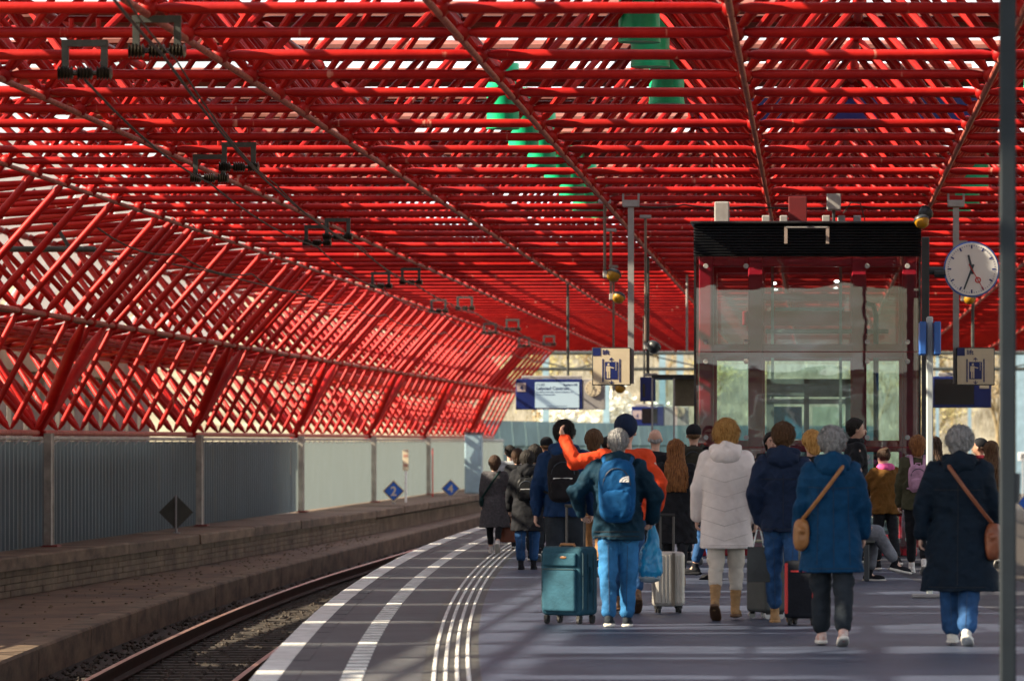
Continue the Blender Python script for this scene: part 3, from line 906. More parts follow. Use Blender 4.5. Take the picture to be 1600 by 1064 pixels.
# ------------------------------------------------------------------ clocks
def clock_face(parent, r, c, y, hh, mm, ss=None, small=False):
    cx, cz = c
    MB().lathe((cx, y, cz), [(0.001, -0.03), (r * 0.94, -0.03), (r * 0.95, -0.02), (r * .95, 0.02)], 40, 'Y').build('clock_dial', WHITEP if not small else CREAM, parent, 30)
    t = MB()
    for k in range(60):
        a = 2 * math.pi * k / 60
        big = k % 5 == 0
        if small and not big: continue
        L, wd = (r * 0.13, r * 0.055) if big else (r * 0.045, r * 0.018)
        d = Vector((math.sin(a), 0, math.cos(a))); n_ = Vector((math.cos(a), 0, -math.sin(a)))
        o = Vector((cx, y - 0.033, cz)) + d * (r * (0.80 if big else 0.845))
        M = Matrix((n_, Vector((0, 1, 0)), d)).transposed()
        t.box(o, (wd, 0.003, L), M=M)
    t.build('minute_marks', mat('dark blue print', (0.02, 0.04, 0.2), 0.5) if not small else BLACKP, parent)
    def hand(nm, a, L, back, w1, yo, m):
        d = Vector((math.sin(a), 0, math.cos(a))); n_ = Vector((math.cos(a), 0, -math.sin(a)))
        o = Vector((cx, y - yo, cz))
        q = MB(); p = [o - d * back - n_ * w1, o - d * back + n_ * w1, o + d * L + n_ * w1 * .7, o + d * L - n_ * w1 * .7]
        p2 = [v + Vector((0, -0.004, 0)) for v in p]
        q.add(p + p2, [(0, 1, 2, 3), (7, 6, 5, 4), (0, 4, 5, 1), (1, 5, 6, 2), (2, 6, 7, 3), (3, 7, 4, 0)])
        h = q.build(nm, m, parent)
        return o, d
    DH = mat('dark clock hand', (0.03, 0.05, 0.07), 0.5)
    hand('hour_hand', 2 * math.pi * (hh + mm / 60) / 12, r * 0.52, r * 0.18, r * 0.05, 0.038, DH)
    hand('minute_hand', 2 * math.pi * mm / 60, r * 0.78, r * 0.18, r * 0.04, 0.044, DH)
    if ss is not None:
        o, d = hand('second_hand', 2 * math.pi * ss / 60, r * 0.84, r * 0.2, r * 0.016, 0.050, REDP)
        ring = MB(); c0 = o + d * r * 0.45 + Vector((0, -0.004, 0))
        pts = [c0 + Vector((math.cos(t) * r * 0.09, 0, math.sin(t) * r * 0.09)) for t in [2 * math.pi * k / 16 for k in range(17)]]
        ring.path(pts, r * 0.02, 6).build('second_ring', REDP, parent)
CY = 60.0
ck = tag(empty('platform_clock', ((1446 - 1275) * CY / F, CY, 0)), 'large round white platform clock on a dark pole beside the lift', 'clock')
ckx = lambda px: (px - 1446) * CY / F
zz = lambda py, y: EYE - (py - 689) * y / F
MB().bbox((0, 0, zz(371, CY) / 2), (0.10, 0.10, zz(371, CY)), 0.008).build('clock_pole', DARKSTEEL, ck)
MB().box((0, 0, 0.015), (0.3, 0.3, 0.03)).build('pole_base', DARKSTEEL, ck)
MB().path([(0.03, 0, zz(423, CY)), (ckx(1480), 0, zz(423, CY))], 0.05, 10).build('clock_arm', DARKSTEEL, ck, 40)
r = 43.5 * CY / F
MB().lathe((ckx(1518), 0, zz(421, CY)), [(r * .93, -0.05), (r, -0.045), (r, 0.09), (r * .93, 0.10)], 48, 'Y').build('clock_case', mat('blue clock rim', (0.05, 0.14, 0.50), 0.4), ck, 35)
MB().path([(ckx(1460), 0, zz(423, CY) - .03), (ckx(1478), 0, zz(423, CY) - .03)], 0.06, 10).build('arm_collar', DARKSTEEL, ck)
clock_face(ck, r, (ckx(1518), zz(421, CY)), -0.035, 11, 33.5, 25)

# ------------------------------------------------------------------ hanging signs, boards, loudspeakers
def lift_sign(px, label):
    y = 66.3
    o = empty('lift_sign', ((px - 1275) * y / F, y, ZB)); tag(o, label, 'sign')
    z = lambda py: zz(py, y) - ZB
    s = y / F
    side = 1 if px < 1200 else -1
    tx = (30 + 0) * s * side if px < 1200 else -30 * s
    MB().box((tx, 0.08, z(456)), (0.085, 0.085, z(313) - z(600))).build('hanger_tube', STEEL, o)
    MB().bbox((tx, 0.08, z(318)), (0.24, 0.14, 0.10), 0.01).build('hanger_clamp', STEEL, o)
    for q in (-1, 1):
        MB().box((tx + q * 0.11, 0.08, z(311)), (0.03, 0.05, 0.16)).build('clamp_ear', STEEL, o)
    MB().bbox((-0.0, 0.0, z(572.5)), (60 * s, 0.12, 59 * s), 0.006).build('sign_box', DARKSTEEL, o)
    MB().box((0.0, -0.062, z(572.5)), (57 * s, 0.004, 56 * s)).build('sign_face', CREAM, o)
    MB().box((-22.7 * s, -0.066, z(550)), (12 * s, 0.004, 12 * s)).build('blue_corner', NAVY, o)
    text('lift', 0.098, (-14 * s, -0.066, z(554)), NAVY, o, bold=0.002)
    MB().box((0, -0.066, z(579)), (20 * s, 0.004, 27 * s)).build('car_symbol', NAVY, o)
    for q in (-1, 1):
        MB().box((q * 13.2 * s, -0.066, z(579)), (2 * s, 0.004, 36 * s)).build('door_symbol', NAVY, o)
    f = MB()
    f.sphere((-4.2 * s, -0.069, z(569.5)), (1.7 * s, 0.002, 1.9 * s), 10, 6)
    f.box((-4.4 * s, -0.069, z(576.5)), (5.4 * s, 0.003, 9 * s))
    f.box((-5.9 * s, -0.0691, z(585.5)), (2.2 * s, 0.003, 11 * s)); f.box((-2.9 * s, -0.0691, z(585.5)), (2.2 * s, 0.003, 11 * s))
    f.box((-7.6 * s, -0.0692, z(576.5)), (1.3 * s, 0.003, 8 * s))
    f.box((1.0 * s, -0.0692, z(574.5)), (6.5 * s, 0.003, 1.5 * s), M=Matrix.Rotation(R(14), 3, 'Y'))
    for k in range(4): f.box((7.3 * s, -0.069, z(568 + 3.2 * k)), (1.5 * s, 0.003, 1.5 * s))
    f.build('passenger_symbol', CREAM, o)
    for sg, py in ((1, 562), (-1, 597)):
        a = MB(); a.box((0, -0.066, z(py)), (1.2 * s, 0.004, 5 * s))
        for q in (-1, 1):
            a.box((q * 1.5 * s, -0.0662, z(py) + sg * 1.2 * s), (1.1 * s, 0.004, 4.4 * s), M=Matrix.Rotation(-q * sg * R(45), 3, 'Y'))
        a.build('arrow', NAVY, o)
lift_sign(955.5, 'cream hanging lift sign left of the glass lift')
lift_sign(1524, 'cream hanging lift sign right of the glass lift below the clock')

def board(y, px0, px1, py0, py1, label, screen=(836, 905, 597, 637), clockpx=None, on=True, num=True, pole=None):
    o = empty('departure_board', ((px0 + px1) / 2 * y / F - 1275 * y / F, y, zz(py0, y))); tag(o, label, 'departure board')
    s = y / F; cx = (px0 + px1) / 2
    X = lambda px: (px - cx) * s
    Z = lambda py: (py0 - py) * s
    MB().bbox((0, 0.1, Z((py0 + py1) / 2)), ((px1 - px0) * s, 0.24, (py1 - py0) * s), 0.012).build('board_case', NAVY, o)
    a, b, c, d = screen
    MB().box(((X(a) + X(b)) / 2, -0.024, Z((c + d) / 2)), ((b - a) * s, 0.006, (d - c) * s)).build('screen', SCREEN if on else SCREENOFF, o)
    if clockpx:
        MB().bbox(((X(px1) + X(clockpx[1])) / 2 + 0.002, 0.1, Z((py0 + py1) / 2)), ((clockpx[1] - px1) * s, 0.22, (py1 - py0) * s - .004), 0.01).build('clock_case', STEEL, o)
        clock_face(o, clockpx[3] * s, (X(clockpx[0]), Z(clockpx[2])), -0.012, 11, 33, None, True)
    if num:
        MB().box((X(px0 + 8.5), -0.023, Z(py0 + 13)), (14 * s, 0.006, 13.5 * s)).build('platform_number_tile', mat('tile grey', (0.45, 0.36, 0.36), 0.5, 0.05), o)
        text('4', 0.15, (X(px0 + 9), -0.028, Z(py0 + 17.5)), NAVY, o, align='CENTER', bold=0.003)
    if on and num:
        TX_ = mat('screen print', (0.01, 0.02, 0.10), 0.6)
        text('11:43', 0.080, (X(a + 2), -0.029, Z(c + 6)), TX_, o)
        text('Sprinter NS', 0.062, (X(b - 3), -0.029, Z(c + 5.6)), TX_, o, align='RIGHT', bold=0.002)
        text('Lelystad Centrum', 0.098, (X(a + 2), -0.029, Z(c + 12)), TX_, o, bold=0.0015)
        text('via Almere Parkwijk, Almere Muziekw. en', 0.046, (X(a + 2), -0.029, Z(c + 16.5)), TX_, o)
        text('Almere Oostvaarders', 0.046, (X(a + 2), -0.029, Z(c + 20.5)), TX_, o)
        MB().box((X(a + 34), -0.029, Z(d - 2.6)), (32 * s, 0.003, 0.6 * s)).build('train_diagram', TX_, o)
        text('Niet roken op het perron', 0.032, (X(a + 3), -0.024, Z(d + 2.6)), WHITEP, o)
    MB().bbox((0.05, 0.1, 0.04), ((px1 - px0) * s * .9, 0.1, 0.06), 0.01).build('hanger_bar', STEEL, o)
    top = ZB - o.location.z
    for q in (pole or [0.1]):
        MB().path([(q, 0.1, 0.03), (q, 0.1, top)], 0.032, 8).build('hanger_pole', RUSTDARK, o, 40)
    return o
board(near_frame(100), 806, 910, 592, 640, 'blue departure board showing Lelystad Centrum with a small clock', clockpx=(927, 945, 607, 13), pole=[0.4])
board(near_frame(128), 987, 1037, 635, 665, 'far blue departure board left of the lift', screen=(1003, 1027, 638, 661), clockpx=(1062, 1076, 643, 9), num=True, on=False, pole=[-0.1])
board(near_frame(86), 1000, 1024, 589, 627, 'dark blue board edge hanging left of the glass shelter', screen=(1004, 1008, 600, 620), num=False, on=False, pole=[0.0])
rb = board(near_frame(84), 1457, 1549, 588, 637, 'dark departure board back hanging behind the right lift sign', screen=(1460, 1522, 592, 632), num=False, on=False, pole=[0.2])
MB().box(((1538 - 1503) * 84 / F, -0.026, -0.17), (0.17, 0.005, 0.10)).build('number_tile', CREAM, rb)

def speaker(px, py_top, py, y, label, yaw=0, m=YELLOW, rod=True):
    yf = near_frame(y)
    x, z = atY(px, py, yf)
    o = empty('loudspeaker', (x, yf, z)); tag(o, label, 'loudspeaker', 'loudspeakers hung from the roof')
    if rod:
        MB().path([(-0.13, 0, 0.02), (-0.13, 0, ZB - z)], 0.022, 8).build('drop_rod', mat('dull rod', (0.16, 0.11, 0.09), 0.5), o, 40)
        MB().bbox((-0.13, 0, ZB - z - 0.04), (0.18, 0.1, 0.06), 0.01).build('rod_clamp', STEEL, o)
        MB().bbox((-0.12, 0, 0.0), (0.07, 0.07, 0.10), 0.01).build('speaker_mount', STEEL, o)
    d = MB().lathe((0, 0, 0), [(0.001, -0.11), (0.05, -0.10), (0.085, -0.07), (0.10, -0.02), (0.105, 0.0)], 20).build('speaker_cone', m, o, 40)
    d2 = MB().lathe((0, 0, 0), [(0.11, -0.005), (0.11, 0.02), (0.09, 0.05), (0.05, 0.07), (0.001, 0.075)], 20).build('speaker_back', DARKSTEEL, o, 40)
    for q in (d, d2): q.rotation_euler = (R(-25), R(18 + yaw), 0)
speaker(959, 310, 429, 66, 'yellow loudspeaker on a short rod left of the lift sign tube')
speaker(967, 330, 464, 76, 'lower yellow loudspeaker just left of the lift sign tube')
speaker(1022, 340, 541, 72, 'black loudspeaker on a long rod beside the glass lift', 10, DARKSTEEL)
speaker(969, 400, 606, 92, 'yellow loudspeaker below the left lift sign')
speaker(1440, 320, 345, 63.5, 'yellow loudspeaker at the top right corner of the lift', -30, YELLOW, False)
speaker(1447, 320, 332, 65.5, 'black loudspeaker above the yellow one at the lift corner', 30, DARKSTEEL, False)
speaker(1515, 330, 466, 79, 'yellow loudspeaker showing under the large clock')
wire('roof_cable', [(-2.6, 66.9, 4.98), (-1.9, 66.9, 5.0), (-1.0, 66.9, 4.97), (0.6, 66.9, 4.98), (1.6, 66.9, 4.96)], 0.012, 'black cable strung along the roof tubes above the lift', 0.03)
x0, z0 = atY(1072, 508, 95)
tag(MB().path([(x0, near_frame(95), ZB), (x0, near_frame(95), 3.45)], 0.025, 8).build('drop_rod', STEEL), 'thin grey rod hanging from the roof left of the lift', 'rod')

# ------------------------------------------------------------------ poles and info post
p = tag(empty('steel_pole', ((1574.5 - 1275) * 26.2 / F, 26.2, 0)), 'tall dark grey steel pole in the right foreground', 'pole')
MB().bbox((0, 0, 2.53), (0.092, 0.092, 5.06), 0.012).build('pole_shaft', mat('slate pole paint', (0.013, 0.018, 0.023), 0.6, 0.15, scale=3, spec=0.2), p)
MB().box((0, 0, 0.012), (0.28, 0.28, 0.024)).build('pole_base', DARKSTEEL, p)
MB().path([(0.05, 0.0, 1.25), (0.055, 0, 1.42)], 0.02, 8).build('pole_latch', DARKSTEEL, p)
y = 47.8
p = tag(empty('info_post', ((1452.5 - 1275) * y / F, y, 0)), 'pale grey flat post with blue panels left of the dark coated person', 'post')
MB().bbox((0, 0, zz(495, y) / 2), (0.065, 0.24, zz(495, y)), 0.01).build('post_shaft', mat('pale post', (0.42, 0.47, 0.48), 0.45, 0.06), p)
MB().bbox((0, 0, 0.01), (0.26, 0.34, 0.02), 0.005).build('post_base', STEEL, p)
MB().bbox((-0.04, -0.3, 0.02), (0.30, 0.14, 0.04), 0.01).build('post_foot', STEEL, p)
for q in (-1, 1):
    MB().bbox((q * 0.075, 0, zz(529, y)), (0.07, 0.5, 0.34), 0.01).build('blue_panel', mat('info panel blue', (0.02, 0.11, 0.42), 0.4, 0.1), p)

# glass shelter left of the lift
gs = tag(empty('glass_shelter', (-2.2, 78, 0)), 'glass waiting shelter with a dark roof left of the lift', 'shelter')
sx = lambda px: (px - 1275) * 78 / F + 2.2
MB().bbox(((sx(1018) + sx(1100)) / 2, 1.2, zz(588, 78)), (sx(1100) - sx(1018), 2.4, 0.06), 0.01).build('shelter_roof', BLACK, gs)
MB().box((sx(1036), 0.02, zz(588, 78) / 2), (sx(1052) - sx(1020), 0.012, zz(592, 78))).build('glass_pane', GLASS, gs)
MB().box((sx(1076), 2.3, zz(588, 78) / 2), (sx(1100) - sx(1052), 0.012, zz(592, 78))).build('glass_pane', GLASS2, gs)
for px in (1019, 1053):
    MB().box((sx(px), 0.03, zz(588, 78) / 2), (0.03, 0.04, zz(590, 78))).build('shelter_post', STEEL, gs)
MB().box((sx(1076), 1.6, zz(612, 78)), (0.6, 0.05, 0.46)).build('shelter_panel', mat('shelter panel', (0.16, 0.14, 0.10), 0.6), gs)

# benches
for i, (x, y, rz, lab) in enumerate([(0.22, 53.3, 0, 'dark slatted bench behind the woman in the blue coat'), (-0.75, 53.6, 0, 'dark slatted bench behind the woman in the white coat')]):
    b = tag(empty('platform_bench', (x, y, 0)), lab, 'bench', 'platform benches')
    for k in range(4):
        MB().bbox((0, -0.18 + k * 0.12, 0.45), (0.9, 0.09, 0.035), 0.008).build('seat_slat', RUSTDARK, b)
    for s in (-1, 1):
        MB().bbox((s * 0.36, 0, 0.215), (0.06, 0.36, 0.43), 0.01).build('leg', DARKSTEEL, b)

# ------------------------------------------------------------------ far end
tb = tag(empty('teal_barrier', (0, 0, 0)), 'pale teal ribbed barrier closing the view beyond the platform', 'barrier')
def teal(x0, y0, x1, y1, n, h):
    for k in range(n):
        a = Vector((x0 + (x1 - x0) * k / n, y0 + (y1 - y0) * k / n, 0)); b = Vector((x0 + (x1 - x0) * (k + 1) / n, y0 + (y1 - y0) * (k + 1) / n, 0))
        d = b - a; mb = MB(); vs = []; m_ = 4
        nn = Vector((-d.y, d.x, 0)).normalized()
        for i in range(m_ + 1):
            q = a + d * (i / m_ * 0.985) + nn * (0.13 if i % 2 else -0.13)
            vs += [(q.x, q.y, -1.2), (q.x, q.y, h * 0.55), (q.x - nn.x * .1, q.y - nn.y * .1, h * 0.58), (q.x, q.y, h)]
        mb.add(vs, [(4 * i + j, 4 * i + j + 4, 4 * i + j + 5, 4 * i + j + 1) for i in range(m_) for j in range(3)])
        mb.build('barrier_sheet', TEALB, tb)
teal(-13.6, 181, -5.5, 238, 22, 2.42)
teal(-5.5, 238, 3.0, 250, 8, 2.42)
def mast(x, y, w, z, label, nm='mast'):
    o = empty('catenary_mast', (x, y, -1.2)); tag(o, label, 'mast')
    for q in (-1, 1):
        MB().box((0, q * w * .45, (z + 1.2) / 2), (w, w * .14, z + 1.2)).build('mast_flange', PALEBLUE, o)
    MB().box((0, 0, (z + 1.2) / 2), (w * .3, w * .76, z + 1.2)).build('mast_web', PALEBLUE, o)
    MB().box((0, 0, 0.1), (w * 2, w * 2, 0.3)).build('mast_footing', CONC, o)
mast(-12.5, 215, 0.30, 5.75, 'pale blue steel mast left of the departure board clock')
mast(-9.7, 215, 0.30, 5.75, 'pale blue steel mast under the left lift sign')
mast(-8.2, 248, 0.34, 6.5, 'pale blue steel mast just left of the shelter')
mast(-6.9, 236, 0.34, 6.5, 'pale blue steel mast behind the shelter glass')
mast(5.8, 222, 0.16, 6.5, 'thin pale blue mast right of the lift beside the flat post')
mast(7.6, 230, 0.16, 6.5, 'thin pale blue mast behind the right departure board')
mast(9.9, 226, 0.5, 6.5, 'wide pale blue mast at the right edge')
ga = tag(MB().box((-10.5, 215.4, 5.68), (8.0, 0.2, 0.16)).build('portal_beam', PALEBLUE), 'pale blue portal beam at the far end of the roof', 'beam')
def line_truss(x0, x1, y, z, h, label):
    o = empty('overhead_truss', (x0, y, z)); tag(o, label, 'truss')
    L = x1 - x0
    for dz in (0, h):
        MB().path([(0, 0, dz), (L, 0, dz)], 0.075, 8).build('truss_chord', RUSTDARK, o, 40)
    n = max(2, int(L / 2.2))
    for k in range(n):
        a, b = L * k / n, L * (k + 1) / n
        MB().path([(a, 0, 0 if k % 2 else h), (b, 0, h if k % 2 else 0)], 0.03, 6).build('truss_brace', RUSTDARK, o)
    return o
line_truss(-12.2, -4.2, 182, 4.42, 0.62, 'dark overhead line truss at the far end left of the lift')
line_truss(4.1, 10.5, 182, 4.42, 0.62, 'dark overhead line truss at the far end right of the lift')
# embankment
HILLM = mat('dry reed slope', (0.14, 0.115, 0.065), 0.95, scale=0.5, coords='World', col2=(0.40, 0.35, 0.24), bump=0.8, bscale=2.5, stretch=(1, 1, 0.35))
def hill(name, x0, x1, y0, y1, zt, nx, ny):
    mb = MB(); vs = []
    rr = random.Random(3)
    for j in range(ny + 1):
        for i in range(nx + 1):
            t = j / ny
            z = -1.2 + (zt + 1.2) * (t ** 0.9) + rr.uniform(-.35, .35) * (1 if 0 < j < ny else 0)
            vs.append((x0 + (x1 - x0) * i / nx, y0 + (y1 - y0) * t + rr.uniform(-.5, .5), z))
    w_ = nx + 1
    mb.add(vs, [(j * w_ + i, j * w_ + i + 1, (j + 1) * w_ + i + 1, (j + 1) * w_ + i) for j in range(ny) for i in range(nx)])
    o = mb.build(name, HILLM, None, 60)
    return tag(o, kind='structure')
hill('embankment', -60, 60, 262, 330, 13, 60, 24)
# dry reeds on the slope
rv, rf = [], []
rg = np.random.default_rng(4)
N = 60000
X = rg.uniform(-24, 16, N); Y = rg.uniform(258, 328, N)
Z = -1.2 + 14.2 * np.clip((Y - 262) / 68, 0, 1) ** 0.9 - 0.2
Hh = rg.uniform(0.5, 1.5, N); lean = rg.normal(0, 0.22, N); wd = rg.uniform(0.02, 0.06, N)
V = np.stack([np.stack([X - wd, Y, Z], 1), np.stack([X + wd, Y, Z], 1), np.stack([X + lean, Y + rg.normal(0, .1, N), Z + Hh], 1)], 1).reshape(-1, 3)
me = np_mesh('dry_reeds', V, np.arange(3 * N).reshape(-1, 3), mat('reed', (0.20, 0.17, 0.115), 0.9, scale=0.8, coords='World', col2=(0.60, 0.56, 0.46)), False)
tag(link(bpy.data.objects.new('dry_reeds', me)), 'dry pale yellow reeds covering the far slope', 'reeds', kind='stuff')

TWIG = mat('twig', (0.20, 0.14, 0.07), 0.9, scale=2, coords='World', col2=(0.42, 0.32, 0.17))
BLOSS = mat('blossom', (0.70, 0.68, 0.56), 0.8, scale=3, coords='World', col2=(0.88, 0.87, 0.80))
BUD = mat('spring bud', (0.42, 0.36, 0.12), 0.8, scale=3, coords='World', col2=(0.66, 0.58, 0.30))
def tree_mesh(seed, h, rx, leaf_n, ls):
    r_ = random.Random(seed)
    tr = MB(); tips = []
    def grow(p, d, L, r, dep):
        q = p + d * L
        tr.path([p, p.lerp(q, .5) + Vector((r_.uniform(-.04, .04), r_.uniform(-.04, .04), 0)) * L, q], [r, r * .82, r * .62], 6 if dep < 2 else 4, False)
        if dep >= 4:
            tips.append(q); return
        for _ in range(r_.choice((2, 3, 3)) if dep else 4):
            nd = (d + Vector((r_.uniform(-1, 1), r_.uniform(-1, 1), r_.uniform(-.25, .6))) * .75).normalized()
            grow(p.lerp(q, r_.uniform(.55, 1)), nd, L * r_.uniform(.58, .8), r * .55, dep + 1)
        tips.append(q)
    grow(Vector((0, 0, 0)), Vector((0, 0, 1)), h * .34, h * .022, 0)
    lv = MB()
    for _ in range(leaf_n):
        c = r_.choice(tips) + Vector((r_.gauss(0, 1), r_.gauss(0, 1), r_.gauss(0, 1))) * rx * .13
        a = Vector((r_.uniform(-1, 1), r_.uniform(-1, 1), r_.uniform(-1, 1))).normalized() * ls * r_.uniform(.5, 1.4)
        b = a.cross(Vector((r_.uniform(-1, 1), r_.uniform(-1, 1), r_.uniform(-1, 1)))).normalized() * ls * r_.uniform(.3, .7)
        lv.add([c - a, c - b * .6, c + a, c + b], [(0, 1, 2, 3)])
    return tr, lv
T = []
for s, h, rx, n, ls, lm in ((1, 8, 3.0, 1600, .10, BUD), (2, 9, 3.2, 1300, .10, BUD), (3, 3.4, 2.2, 3600, .14, BLOSS), (4, 7, 2.6, 900, .09, TWIG)):
    a, b = tree_mesh(s, h, rx, n, ls)
    T.append((a.mesh('trunk', TWIG, 40), b.mesh('crown', lm)))
def tree(k, x, y, z, s, rz, name, label, group):
    o = empty(name, (x, y, z), rz); o.scale = (s, s, s); tag(o, label, 'tree', group)
    inst('trunk', T[k][0], o); inst('crown', T[k][1], o)
hz = lambda y: -1.3 + 14.2 * max(0, min(1, (y - 262) / 68)) ** .9
sp = [(-16, 268), (-12.5, 275), (-9.2, 283), (-6.0, 270), (-3.0, 280), (3.5, 270), (6.2, 262), (8.2, 275), (10.4, 266), (12.2, 280)]
lab = ['leftmost bare budding tree on the far slope', 'bare budding tree above the departure board', 'bare budding tree behind the left lift sign', 'bare budding tree just left of the glass shelter', 'bare budding tree behind the glass shelter',
       'bare tree just right of the lift', 'bare tree behind the right departure board', 'bare tree behind the right lift sign', 'bare tree just left of the foreground pole', 'rightmost bare tree beyond the foreground pole']
for i, (x, y) in enumerate(sp):
    tree((0, 1, 3)[i % 3], x, y, hz(y), rnd.uniform(.85, 1.15), rnd.uniform(0, 6), 'budding_tree', lab[i], 'bare trees on the far slope')
for i, (x, y, s, l) in enumerate([(-13.2, 246, 1.25, 'white blossoming shrub below the departure board'), (-11.2, 248, 1.4, 'white blossoming shrub between the two pale blue masts'), (-8.9, 252, 1.25, 'white blossoming shrub right of the pale blue masts')]):
    tree(2, x, y, -0.6, s, i * 1.7, 'blossom_shrub', l, 'white blossoming shrubs')
# trees outside on the left, seen through the lattice
sp = [(-38, 135), (-42, 160), (-40, 185), (-46, 205)]
olab = ['nearest bare tree outside the red lattice wall', 'second bare tree outside the red lattice wall', 'third bare tree outside the red lattice wall', 'farthest bare tree outside the red lattice wall']
for i, (x, y) in enumerate(sp):
    tree(i % 2, x, y, -1.2, rnd.uniform(.9, 1.3), rnd.uniform(0, 6), 'budding_tree', olab[i], 'trees outside the lattice')
# right side: far things beyond the track
def marker(px, py, y, txt, w, h, label, m, tm, diamond_=False):
    x, z = atY(px, py, y)
    o = empty('track_sign', (x, y, -1.0)); tag(o, label, 'sign')
    MB().path([(0, 0.03, 0), (0, 0.03, z + 1.0 - h * .3)], 0.03, 8).build('sign_post', STEEL, o)
    if diamond_:
        MB().poly([(0, z + 1 - h), (w, z + 1), (0, z + 1 + h), (-w, z + 1)], 0.02).build('sign_rim', CREAM, o)
        p = MB().poly([(0, z + 1 - h * .8), (w * .8, z + 1), (0, z + 1 + h * .8), (-w * .8, z + 1)], 0.01).build('sign_face', m, o); p.location.y = -0.012
    else:
        MB().bbox((0, 0, z + 1.0), (w, 0.03, h), 0.01).build('sign_face', m, o)
        text(txt, h * 1.0, (0, -0.02, z + 1 - h * .36), tm, o, align='CENTER', bold=0.005)
marker(1598, 713, 190, '8', 0.42, 0.34, 'white plate with the number 8 at the right edge', WHITEP, BLACKP)
marker(1601, 785, 150, '', 0.28, 0.28, 'blue diamond sign at the right edge below the number plate', BLUE, CREAM, True)

# unseen building added behind the camera to shape the lift glass reflections
bb = tag(empty('reflection_stand_in', (4, -86, -1.2)), 'grey stand-in building out of view, added for the lift glass reflection', 'building')
BRK = mat('grey render', (0.22, 0.21, 0.20), 0.85, 0.3, scale=0.6, coords='World')
MB().box((0, 0, 2.9), (70, 10, 5.8)).build('wall', BRK, bb)
MB().box((0, 0, 5.9), (71, 11, 0.3)).build('roof', DARKSTEEL, bb)
wf = MB().box((0, 0, 0), (1.6, 0.12, 1.5)).mesh('window', GLASS2); wfr = MB().box((0, 0, 0), (1.8, 0.08, 1.7)).mesh('frame', WHITEP)
for i in range(16):
    for j in range(2):
        w_ = inst('window', wf, bb, Matrix.Translation((-30 + i * 4, 5.06, 1.7 + j * 2.4)))
        inst('frame', wfr, w_, Matrix.Translation((0, -0.03, 0)))

